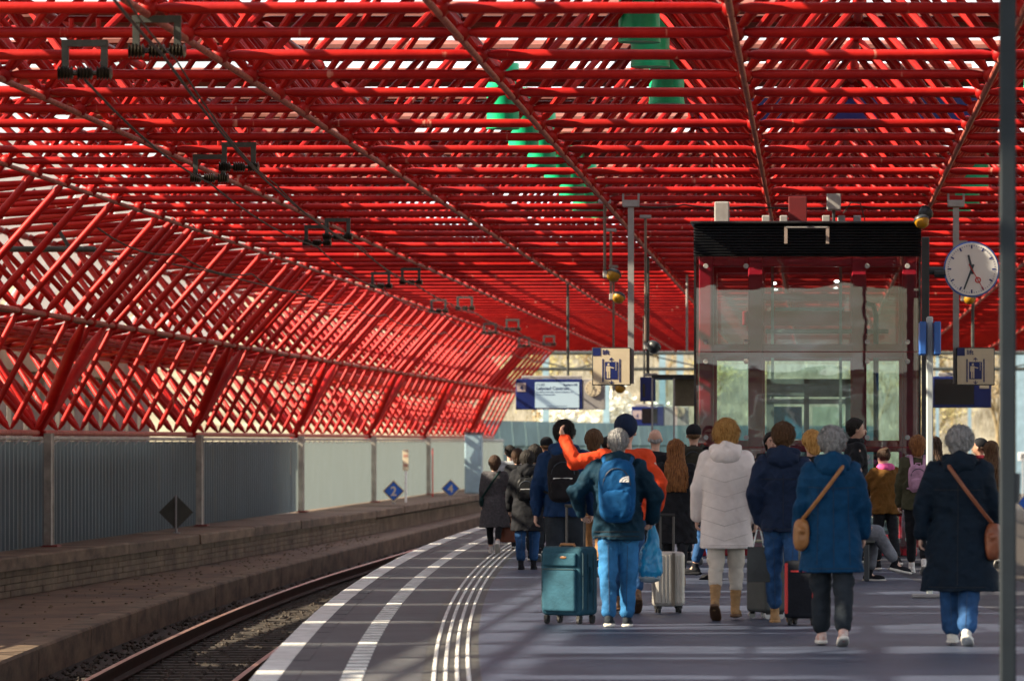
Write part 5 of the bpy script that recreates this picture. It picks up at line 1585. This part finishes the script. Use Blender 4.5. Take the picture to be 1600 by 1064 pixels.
pers('inkcoat', 1500, 672, 1008, 'person in a long ink blue coat with grey curly hair behind the foreground pole', jacket=DKNAVY, jlen=0.42, flare=0.085, bulk=1.26, wide=1.12, hood='down', pants=DENIM, pleg=(0.092, 0.082, 0.080), shoe=SOLEW,
     hair='curly', hm=H_GREY, legs=((8, 3), (-8, 14)), feet=(0, -18), arms=((-8, 18, 14), (8, 10, 16)), face=-7, fold=0.006, pantcut=0.05, seed=11, collar=DKNAVY)
# second row
x, y = at(882, 945)
person('darkhair', x, 45.4, 1.80, 'tall man with black hair in a navy sweater carrying a dark backpack', jacket=NAVYB, jlen=0.84, hood='down', bulk=1.06, wide=1.05, pants=DKTRO, pleg=(0.092, 0.075, 0.07), shoe=BLACKC, hair='short', hm=H_BLACK,
       legs=((-5, 6), (8, 6)), arms=((-2, 13, 10), (6, 8, 20)), seed=13, head=(-14, 0))
x = (978 - 1275) * 43.4 / F
person('orange', x + 0.0, 43.4, 1.79, 'person in an orange jacket and dark beanie with an arm stretched to the left', jacket=ORANGE, jlen=0.82, bulk=1.04, wide=1.06, vox=0.010, pants=DENIM, shoe=BROWNSH, sole=BROWNSH, hat='beanie', hm=NAVYC, face=8,
       legs=((6, 4), (-8, 22)), feet=(0, -30), arms=(('ik', (-0.57, 0.06, 1.62), (-.1, -.5, -1)), ('ik', (0.30, 0.05, 0.98), (.6, -1, 0))), seed=15, head=(-16, 0), fold=0.007)
pers('longhair', 1056, 688, 915, 'woman with long auburn hair in a long black coat', jacket=BLACKC, jlen=0.50, flare=0.05, bulk=1.12, pants=BLACKC, shoe=TANB, sole=TANB, hair='long', hm=H_AUB, legs=((6, 4), (-12, 26)), feet=(0, -40),
     arms=((0, 8, 10), (-4, 10, 10)), seed=17, vox=0.013)
x, y = at(1268, 925)
person('blond', x, 49.5, 1.69, 'blond woman in dark clothes half hidden by the blue raincoat', jacket=BLACKC, jlen=0.75, pants=DKTRO, hair='bob', hm=H_BLOND, seed=19, vox=0.015, head=(25, 0))
# far left group
pers('checkcoat', 773, 712, 864, 'small woman in a grey checked coat at the left of the group', jacket=GREYCHK, jlen=0.46, flare=0.075, bulk=1.10, pants=BLACKC, pleg=(0.08, 0.06, 0.055), shoe=WHITESH, hair='bob', hm=H_DKBR,
     legs=((6, 3), (-14, 26)), feet=(0, -42), arms=((6, 8, 12), (4, 6, 6)), fold=0.003, seed=21, vox=0.014, pantcut=0.12)
pers('blackbag', 824, 704, 889, 'woman in a black hooded coat and blue jeans with a small black backpack', jacket=BLACKC, jlen=0.56, flare=0.03, bulk=1.16, hood='down', pants=DENIM, pleg=(0.085, 0.07, 0.068), shoe=BLACKC, sole=BLACKC, boot=True, hair='bob', hm=H_BLACK,
     legs=((-4, 4), (5, 5)), arms=((8, 14, 14), (6, 12, 10)), fold=0.003, seed=23, vox=0.014, gap=0.03)
def back(key, px, top, y, label, **k):
    k.setdefault('vox', 0.019); k.setdefault('jacket', BLACKC); k.setdefault('pants', DKTRO)
    person(key, (px - 1275) * y / F, y, EYE - (top - 689) * y / F, label, **k)
back('c1', 797, 698, 74, 'dark haired person in a pale jacket beyond the checked coat', jacket=cloth('pale jacket', (0.35, 0.38, 0.42)), hm=H_BLACK, seed=31)
back('c2', 809, 703, 69, 'dark haired person in black just left of the black hooded coat', hair='bob', hm=H_DKBR, seed=32)
back('c3', 836, 697, 62, 'dark haired person in black in front of the teal barrier', hm=H_BLACK, seed=33, hair='bob')
back('c4', 854, 686, 66, 'person with a dark cap between the black coat and the tall man', hat='cap', hm=H_BROWN, skin=SKIN, jacket=DKGREY, seed=34)
back('c5', 928, 674, 55, 'brown haired person seen above the stretched orange arm', hair='bob', hm=H_BROWN, jacket=BROWNC, seed=35, pants=cloth('tan trousers', (0.30, 0.16, 0.07)))
back('c6', 949, 685, 72, 'small dark head beside the grey haired man', hm=H_BLACK, seed=36)
back('bald', 1024, 673, 59, 'bald man in a black coat left of the long auburn hair', hair='bald', hm=H_GREY, jacket=BLACKC, seed=37, skin=SKIN2)
back('capman', 1084, 667, 60.5, 'man with a dark cap and a grey green backpack before the lift corner', hat='cap', hm=H_BROWN, jacket=BLACKC, seed=38, bulk=1.15, wide=1.1, vox=0.015)
back('facing', 1206, 678, 61.5, 'dark haired woman facing the camera before the lift', face=180, hair='bob', hm=H_BLACK, eyes=True, seed=39, vox=0.013, head=(12, 0))
back('profile', 1338, 657, 60.5, 'bearded man in black seen in profile looking right before the lift', face=-82, hair='short', hm=H_BLACK, eyes=True, seed=40, vox=0.013, jacket=BLACKC, collar=BLACKC)
back('brownjacket', 1383, 703, 57.5, 'person in a brown jacket and pink scarf looking down', face=25, hair='bun', hm=H_DKBR, jacket=BROWNC, jlen=0.80, bulk=1.18, collar=PINK, cr=0.055, head=(10, -22), pants=BLACKC, seed=41, vox=0.013, arms=(('ik', (-0.10, 0.30, 0.95), (-1, -.5, 0)), ('ik', (0.10, 0.30, 0.93), (1, -.5, 0))))
back('olive', 1434, 683, 56, 'woman in an olive jacket with a lilac backpack', hair='bob', hm=H_AUB, jacket=OLIVE, jlen=0.80, bulk=1.1, pants=BLACKC, shoe=WHITESH, seed=42, vox=0.014)
back('olive2', 1460, 685, 61, 'dark haired person in an olive coat right of the flat post', hair='long', hm=H_DKBR, jacket=OLIVE, seed=43)
back('cap2', 1531, 688, 62.5, 'person with a black cap looking left beside the ink blue coat', face=60, hat='cap', hm=H_DKBR, skin=SKIN, eyes=True, collar=cloth('wine scarf', (0.12, 0.01, 0.02)), seed=44, vox=0.014)
back('curl2', 1549, 692, 59, 'person with long brown hair just left of the foreground pole', hair='long', hm=H_BROWN, seed=45, jacket=BROWNC)
# seated
person('sit1', 0.24, 53.25, 1.78, 'seated person in grey jeans with one leg crossed, mostly hidden behind the blue raincoat', face=-80, legs=((78, 84), (84, 50)), feet=(0, -12), jacket=BLACKC, jlen=0.86, pants=GREYJ, pleg=(0.09, 0.072, 0.066), shoe=BLACKC, hm=H_DKBR,
       arms=((8, 4, 50), (8, 4, 50)), seed=51, vox=0.014, sit=True, pantcut=0.10)
person('sit2', -0.86, 53.55, 1.74, 'seated person in blue jeans mostly hidden behind the cream coat', face=70, legs=((86, 70), (78, 88)), feet=(0, 0), jacket=BLACKC, jlen=0.86, pants=DENIM, shoe=BLACKC, sole=BLACKC, hm=H_BROWN, arms=((8, 4, 50), (8, 4, 50)), seed=52, vox=0.016, sit=True)

# ------------------------------------------------------------------ bags carried by people
def backpack(key, w, h, d, zc, m, label, m2=None, stripe=False, logo=False, vox=0.010, dy=0.0, handle=True):
    q = PEOPLE[key]; S = q['S']; o = q['o']
    r = carried('backpack', key, label, 'backpack')
    yc = -0.165 - d / 2 + dy
    zc = zc + o
    b = Sdf(0.02)
    b.ell((0, yc, zc), (w / 2, d / 2, h / 2), pw=4.0).ell((0, yc + 0.01, zc + h * .12), (w * .46, d * .5, h * .42), pw=3)
    b.disp.append(folds(99, 0.004, (16, 16, 14)))
    inst('pack_body', b.mesh('pack_body', m, vox, S), r)
    p = Sdf(0.015); p.ell((0, yc - d * .46, zc - h * .20), (w * .40, d * .22, h * .24), pw=3.5); p.disp.append(folds(98, 0.003, (18, 18, 18)))
    inst('front_pocket', p.mesh('front_pocket', m2 or m, vox, S), r)
    for s in (-1, 1):
        sx_ = s * w * .30
        MB().path([tuple(np.array(v) * S) for v in [(sx_, yc + d * .3, zc + h * .42), (sx_ * 1.25, -0.10, 1.485 + o), (s * 0.125, 0.03, 1.475 + o), (s * 0.125, 0.13, 1.36 + o), (s * 0.17, 0.12, 1.18 + o), (s * 0.20, -0.02, 1.08 + o), (sx_, yc + d * .2, zc - h * .36)]],
                  [0.020 * S, 0.026 * S, 0.026 * S, 0.022 * S, 0.016 * S, 0.013 * S, 0.013 * S], 6).build('shoulder_strap', m2 or m, r, 60)
    ZIP = mat('zip tape', (0.02, 0.03, 0.05), 0.6)
    arc = [(w * .38 * math.sin(t), yc - d * .49 * (0.97 if abs(t) < 1 else .9), zc + h * (.10 + .30 * math.cos(t))) for t in [-1.5 + 3.0 * k / 12 for k in range(13)]]
    MB().path([tuple(np.array(v) * S) for v in arc], 0.005, 5).build('zip', ZIP, r)
    if handle:
        MB().path([tuple(np.array(v) * S) for v in [(-0.035, yc + d * .3, zc + h * .47), (-0.03, yc + d * .3, zc + h * .47 + .045), (0.03, yc + d * .3, zc + h * .47 + .045), (0.035, yc + d * .3, zc + h * .47)]], 0.009, 6).build('haul_loop', m2 or m, r, 60)
    if stripe:
        MB().box((0, (yc - d * .52) * S, (zc + h * .03) * S), (w * .62 * S, 0.012, 0.012)).build('reflective_strip', WHITEP, r)
    if logo:
        # white quarter-dome mark with two arched bands and a name line
        cx, cz = w * .17, zc + h * .17; yy = yc - d * .515
        pts = lambda r0, r1: [(cx + 0.055 - r0 * math.cos(t), cz + r0 * .62 * math.sin(t)) for t in [k * 1.57 / 8 for k in range(9)]] + [(cx + 0.055 - r1 * math.cos(t), cz + r1 * .62 * math.sin(t)) for t in [k * 1.57 / 8 for k in range(8, -1, -1)]]
        for r0, r1 in ((0.085, 0.066), (0.059, 0.040), (0.033, 0.004)):
            g_ = MB().poly([(a * S, b_ * S) for a, b_ in pts(r0, r1)], 0.004).build('logo_mark', WHITEP, r); g_.location.y = (yy) * S - 0.006
    return r
backpack('backpacker', 0.32, 0.53, 0.18, 1.19, cloth('cobalt nylon', (0.005, 0.065, 0.19), bump=0.15, var=0.25, scale=5), 'bright blue nylon backpack with a small white logo on the man in jeans', logo=True)
backpack('darkhair', 0.29, 0.42, 0.14, 1.19, cloth('dark nylon', (0.012, 0.012, 0.015)), 'dark square backpack with a pale strip on the tall man', stripe=True)
backpack('blackbag', 0.27, 0.33, 0.13, 1.17, cloth('black leather', (0.012, 0.013, 0.015), rough=0.4, sheen=0), 'small black leather backpack on the woman in blue jeans', stripe=True, vox=0.012)
backpack('capman', 0.29, 0.44, 0.16, 1.24, cloth('moss nylon', (0.035, 0.034, 0.026)), 'grey green backpack on the man with the cap', vox=0.014)
backpack('olive', 0.24, 0.34, 0.12, 1.19, LILAC, 'lilac backpack on the woman in the olive jacket', vox=0.013)

TANL = mat('tan leather', (0.28, 0.12, 0.035), 0.45, 0.2, scale=8, bump=0.1)
def body_strap(key, side, m, parent, top=1.47, r=0.013, hipz=0.95, rxy=(0.225, 0.175)):
    """strap from one shoulder across the back to the other hip"""
    q = PEOPLE[key]; S = q['S']; o = q['o']
    P = []
    for k in range(11):
        t = k / 10
        x_ = -side * 0.10 + side * (0.10 + rxy[0]) * t
        z_ = top - (top - hipz) * t
        y_ = -rxy[1] * math.sqrt(max(0.02, 1 - (x_ / (rxy[0] + .03)) ** 2)) - 0.02 * math.sin(math.pi * t)
        if k == 0: y_ = -0.06
        P.append((x_ * S, y_ * S, (z_ + o) * S))
    return P
def shoulder_bag(key, side, label, m, size, hipz, rxy):
    q = PEOPLE[key]; S = q['S']; o = q['o']
    r = carried('shoulder_bag', key, label, 'bag')
    P = body_strap(key, side, m, r, hipz=hipz + size[2] * .5, rxy=rxy)
    mb = MB()
    for a, b in zip(P[:-1], P[1:]):
        mb.path([a, b], 0.013, 6, False)
    MB().path(P, [0.016] * len(P), 6).build('bag_strap', m, r, 60)
    g_ = Sdf(0.02); g_.ell((side * (rxy[0] + .01), -rxy[1] * .35, hipz + o), (size[0] / 2, size[1] / 2, size[2] / 2), pw=3).cap((side * (rxy[0] + .01), -rxy[1] * .35 - size[1] * .5, hipz + o + size[2] * .15), (side * (rxy[0] + .01), -rxy[1] * .35 + size[1] * .3, hipz + o + size[2] * .15), 0.02)
    g_.disp.append(folds(5, 0.004, (18, 18, 18)))
    inst('bag_body', g_.mesh('bag_body', m, 0.009, S), r)
shoulder_bag('bluecoat', -1, 'tan leather shoulder bag hanging across the blue raincoat', TANL, (0.13, 0.20, 0.26), 0.88, (0.245, 0.185))
shoulder_bag('inkcoat', 1, 'brown strap bag across the ink blue coat', mat('brown leather', (0.20, 0.06, 0.025), 0.45, 0.2, scale=8), (0.14, 0.24, 0.30), 0.82, (0.27, 0.21))
shoulder_bag('checkcoat', -1, 'dark green strap bag across the grey checked coat', cloth('dark green', (0.01, 0.03, 0.03)), (0.08, 0.14, 0.16), 0.92, (0.22, 0.17))
# brown tote held by the checked coat woman
hp_ = hand('checkcoat', 1)
tt = tag(empty('tote_bag', hp_), 'brown leather tote bag held by the woman in the checked coat', 'bag')
g_ = Sdf(0.02); g_.col([(-0.46, 0.15, 0.075, 0, 0), (-0.30, 0.14, 0.065, 0, 0), (-0.18, 0.12, 0.045, 0, 0)]); g_.disp.append(folds(6, 0.005, (14, 14, 10)))
inst('bag_body', g_.mesh('bag_body', mat('cognac leather', (0.17, 0.045, 0.018), 0.45, 0.2, scale=7), 0.012), tt)
for s in (-1, 1):
    MB().path([(-0.06, s * .03, -0.19), (-0.04, s * .02, -0.04), (0, 0, 0.0), (0.04, s * .02, -0.04), (0.06, s * .03, -0.19)], 0.008, 6).build('bag_handle', TANL, tt, 60)
# blue plastic bag in the backpacker's right hand
hp_ = hand('backpacker', 1)
pb = tag(empty('plastic_bag', hp_), 'crumpled bright blue plastic bag held by the backpacker', 'bag')
g_ = Sdf(0.02); g_.col([(-0.46, 0.075, 0.06, -.01, 0), (-0.40, 0.105, 0.085, -.005, 0), (-0.22, 0.09, 0.07, 0.0, 0), (-0.08, 0.045, 0.035, .01, 0), (0.0, 0.02, 0.02, .01, 0)]); g_.disp.append(folds(8, 0.012, (16, 16, 9))); g_.disp.append(folds(18, 0.004, (40, 40, 24)))
inst('bag_body', g_.mesh('bag_body', mat('blue plastic', (0.01, 0.22, 0.48), 0.3, scale=9, col2=(0.03, 0.36, 0.62), trans=0.15), 0.009), pb)
g_ = Sdf(0.015); g_.ell((-0.012, 0, -0.45), (0.095, 0.075, 0.045)); g_.disp.append(folds(28, 0.006, (30, 30, 30)))
inst('bag_bottom', g_.mesh('bag_bottom', mat('grey plastic', (0.25, 0.30, 0.33), 0.4, 0.2), 0.009), pb)

# ------------------------------------------------------------------ suitcases
def rbox(c, s, r, m, name, parent, h=0.012, pwr=None, seed=0, amp=0.0):
    """soft-cornered case body"""
    g_ = Sdf(0.001)
    cx, cy, cz = c; hx, hy, hz = s[0] / 2 - r, s[1] / 2 - r, s[2] / 2 - r
    def f(P):
        qx = np.abs(P[0] - cx) - hx; qy = np.abs(P[1] - cy) - hy; qz = np.abs(P[2] - cz) - hz
        return np.sqrt(np.maximum(qx, 0) ** 2 + np.maximum(qy, 0) ** 2 + np.maximum(qz, 0) ** 2) + np.minimum(np.maximum(qx, np.maximum(qy, qz)), 0) - r
    g_.p.append((f, np.array([cx - s[0] / 2, cy - s[1] / 2, cz - s[2] / 2]), np.array([cx + s[0] / 2, cy + s[1] / 2, cz + s[2] / 2]), 0.0))
    if amp: g_.disp.append(folds(seed, amp, (10, 10, 10)))
    return inst(name, g_.mesh(name, m, h), parent)
def wheels(o, w, d, m=RUBBER, r=0.030):
    for sx_ in (-1, 1):
        for sy in (-1, 1):
            c = (sx_ * (w / 2 - 0.045), sy * (d / 2 - 0.04), r)
            wh = MB().lathe(c, [(r * .5, -0.014), (r, -0.012), (r, 0.012), (r * .5, 0.014)], 14, 'X').build('wheel', m, o, 40)
            MB().bbox((c[0], c[1], r * 1.9), (0.045, 0.05, r * 1.3), 0.008).build('wheel_fork', RUBBER, wh)
def trolley(o, w, d, top, h, yoff=0.0, tgt=None):
    a, b = (-w * .22, yoff, top), (w * .22, yoff, top)
    for p in (a, b):
        MB().path([p, (p[0], p[1], top + h)], 0.011, 8).build('trolley_bar', mat('trolley bar', (0.08, 0.08, 0.085), 0.35, 0.1, metal=0.7), o, 40)
    MB().path([(a[0] - .012, yoff, top + h), (b[0] + .012, yoff, top + h)], 0.017, 8).build('trolley_grip', RUBBER, o, 40)
def case(px, foot, rz, label):
    x, y = at(px, foot)
    o = empty('suitcase', (x, y, 0), R(rz)); tag(o, label, 'suitcase', 'suitcases rolled along the platform')
    return o
TEALS = cloth('teal nylon', (0.024, 0.080, 0.118), bump=0.2, var=0.18)
s1 = case(890, 974, -33, 'large teal fabric suitcase rolled by the backpacker')
rbox((0, 0, 0.375), (0.44, 0.27, 0.60), 0.045, TEALS, 'case_body', s1, amp=0.003)
rbox((0.0, -0.145, 0.30), (0.36, 0.05, 0.38), 0.022, TEALS, 'front_pocket', s1, 0.01)
rbox((0.0, -0.145, 0.565), (0.36, 0.035, 0.12), 0.016, TEALS, 'front_pocket', s1, 0.01)
ZT_ = mat('dark piping', (0.008, 0.045, 0.065), 0.6)
for yy in (-0.105, -0.035, 0.05):
    pts = [(-0.205, yy, 0.10), (-0.222, yy, 0.14), (-0.222, yy, 0.61), (-0.19, yy, 0.672), (0.19, yy, 0.672), (0.222, yy, 0.61), (0.222, yy, 0.14), (0.205, yy, 0.10)]
    MB().path(pts, 0.007, 6).build('piping', ZT_, s1)
MB().path([(-0.17, -0.172, 0.482), (0.17, -0.172, 0.482)], 0.006, 5).build('pocket_zip', ZT_, s1)
MB().sphere((0.05, -0.166, 0.585), (0.035, 0.006, 0.011), 12, 6).build('badge', TANL, s1)
MB().path([(-0.08, -0.03, 0.67), (-0.07, -0.03, 0.695), (0.07, -0.03, 0.695), (0.08, -0.03, 0.67)], 0.013, 6).build('carry_handle', TANL, s1, 60)
MB().path([(0.225, 0, 0.28), (0.24, 0, 0.30), (0.24, 0, 0.48), (0.225, 0, 0.50)], 0.012, 6).build('side_handle', TEALS, s1, 60)
trolley(s1, 0.44, .27, 0.67, 0.36, 0.09)
wheels(s1, 0.44, 0.27)
SILV = mat('champagne shell', (0.46, 0.44, 0.40), 0.35, 0.1, scale=4, metal=0.35)
s2 = case(1044, 957, 12, 'silver hard shell suitcase behind the woman with long hair')
rbox((0, 0, 0.315), (0.285, 0.22, 0.51), 0.035, SILV, 'case_body', s2)
for k in range(7):
    MB().bbox((-0.108 + k * 0.036, -0.111, 0.315), (0.018, 0.012, 0.45), 0.004).build('shell_rib', SILV, s2)
MB().box((0.03, -0.118, 0.315), (0.028, 0.008, 0.49)).build('dark_band', mat('dark band', (0.10, 0.085, 0.07), 0.5), s2)
wheels(s2, 0.285, 0.22); trolley(s2, 0.285, .22, 0.56, 0.35, 0.07)
GREYS = mat('grey shell', (0.045, 0.052, 0.052), 0.5, 0.2, scale=5)
s3 = case(1197, 966, -62, 'grey suitcase with a bright side frame next to the man in navy')
rbox((0, 0, 0.33), (0.40, 0.21, 0.54), 0.03, GREYS, 'case_body', s3)
for sx_ in (-1, 1):
    MB().path([(sx_ * 0.0 - .20, -0.0, 0.08), (-.205, 0, 0.58), (-.17, 0, 0.605), (.17, 0, 0.605), (.205, 0, 0.58), (.20, 0, 0.08)], 0.016, 6).build('bright_frame', mat('bright frame', (0.62, 0.64, 0.66), 0.3, 0.05, metal=0.4), s3)
    break
for zc in (0.20, 0.46):
    MB().bbox((-0.212, 0, zc), (0.02, 0.05, 0.06), 0.005).build('latch', STEEL, s3)
wheels(s3, 0.40, 0.21, mat('pale wheel', (0.5, 0.49, 0.47), 0.5), 0.034)
hp_ = hand('navyman', -1)
pg = tag(empty('paper_bag', (hp_.x - 0.02, hp_.y - 0.01, hp_.z)), 'dark grey paper bag with white cord handles over the grey suitcase', 'bag')
PB = mat('dark paper', (0.035, 0.042, 0.045), 0.7, 0.15, scale=6)
mb = MB(); w0, d0, zt_, zb_ = 0.10, 0.055, -0.16, -0.47
vs = [(-w0, -d0, zb_), (w0, -d0, zb_), (w0, d0, zb_), (-w0, d0, zb_), (-w0 * 1.0, -d0, zt_), (w0, -d0 * .9, zt_), (w0, d0, zt_), (-w0, d0, zt_), (0, -d0 * 1.15, (zt_ + zb_) / 2)]
mb.add(vs, [(3, 2, 1, 0), (0, 1, 8), (1, 5, 8), (5, 4, 8), (4, 0, 8), (1, 2, 6, 5), (2, 3, 7, 6), (3, 0, 4, 7)]).build('bag_body', PB, pg)
for s in (-1, 1):
    MB().path([(-0.05, s * d0 * .9, zt_), (-0.015, s * .012, -0.01), (0.015, s * .012, -0.01), (0.05, s * d0 * .9, zt_)], 0.007, 6).build('cord_handle', WHITEP, pg, 60)
s4 = case(1256, 976, -18, 'black suitcase with red trim behind the blue raincoat')
rbox((0, 0, 0.31), (0.30, 0.22, 0.50), 0.03, cloth('black nylon', (0.010, 0.012, 0.018)), 'case_body', s4, amp=0.002)
for s in (-1, 1):
    MB().bbox((s * 0.125, -0.108, 0.32), (0.03, 0.016, 0.44), 0.006).build('red_trim', REDP, s4)
MB().box((0.02, -0.113, 0.47), (0.20, 0.012, 0.015)).build('red_zip', REDP, s4)
MB().box((0.06, -0.113, 0.535), (0.06, 0.01, 0.015)).build('badge', WHITEP, s4)
wheels(s4, 0.30, 0.22); trolley(s4, 0.30, .22, 0.56, 0.36, 0.08)
x, y = at(1596, 905)
hb = tag(empty('brown_handbag', (x + 0.05, 47, 0.45)), 'reddish brown leather bag at the right edge behind the foreground pole', 'bag')
g_ = Sdf(0.02); g_.ell((0, 0, 0.12), (0.14, 0.08, 0.18), pw=3); g_.disp.append(folds(61, 0.006, (14, 14, 14)))
inst('bag_body', g_.mesh('bag_body', mat('cognac leather', (0.17, 0.045, 0.018)), 0.012), hb)

# ------------------------------------------------------------------ stitching on the nearest clothes
def stitch(key, lines, m, part='coat', r=0.003, nm='seam', push=0.001):
    q = PEOPLE[key]
    for L_ in lines: seam(q[part], [(x, z + q['o']) for x, z in L_], m, nm, r, q['S'], push)
SEAMB = mat('seam blue', (0.002, 0.016, 0.045), 0.8); SEAMK = mat('seam ink', (0.002, 0.004, 0.008), 0.8); SEAMW = mat('seam cream', (0.52, 0.47, 0.45), 0.8); SEAMN = mat('seam navy', (0.003, 0.006, 0.018), 0.8)
SEAMD = mat('denim stitch', (0.02, 0.05, 0.11), 0.8); SEAMO = mat('seam orange', (0.30, 0.025, 0.01), 0.8)
stitch('bluecoat', [[(0.0, 1.30), (0.0, 0.60)], [(-0.20, 1.27), (0.0, 1.255), (0.20, 1.27)], [(-0.21, 0.61), (0.21, 0.61)], [(-0.12, 1.25), (-0.135, 0.62)], [(0.12, 1.25), (0.135, 0.62)]], SEAMB)
stitch('inkcoat', [[(0.0, 1.28), (0.0, 0.45)], [(-0.24, 0.455), (0.24, 0.455)], [(-0.2, 1.24), (0.2, 1.24)]], SEAMK)
stitch('white', [[(-0.22, z + 0.035), (0.0, z - 0.03), (0.22, z + 0.035)] for z in (0.70, 0.83, 0.96, 1.09, 1.22)] + [[(-0.22, 0.63), (0.22, 0.63)]], SEAMW, r=0.0035, push=-0.0005)
stitch('navyman', [[(0.0, 1.30), (0.0, 0.83)], [(-0.2, 1.26), (0.2, 1.26)], [(-0.19, 0.825), (0.19, 0.825)]], SEAMN)
stitch('backpacker', [[(-0.21, 0.80), (0.21, 0.80)], [(-0.21, 0.84), (0.21, 0.84)]], SEAMK, r=0.004)
for k_ in ('backpacker', 'navyman', 'inkcoat', 'blackbag'):
    stitch(k_, [[(s * 0.03, 0.80), (s * 0.025, 0.90)] for s in (0.2,)] + [[(s * 0.045, 0.835), (s * 0.045, 0.76), (s * 0.085, 0.735), (s * 0.125, 0.76), (s * 0.125, 0.835), (s * 0.045, 0.835)] for s in (-1, 1)] + [[(-0.085, 0.72), (-0.07, 0.12)], [(0.085, 0.72), (0.07, 0.12)]], SEAMD, 'tro', 0.003, 'stitching')
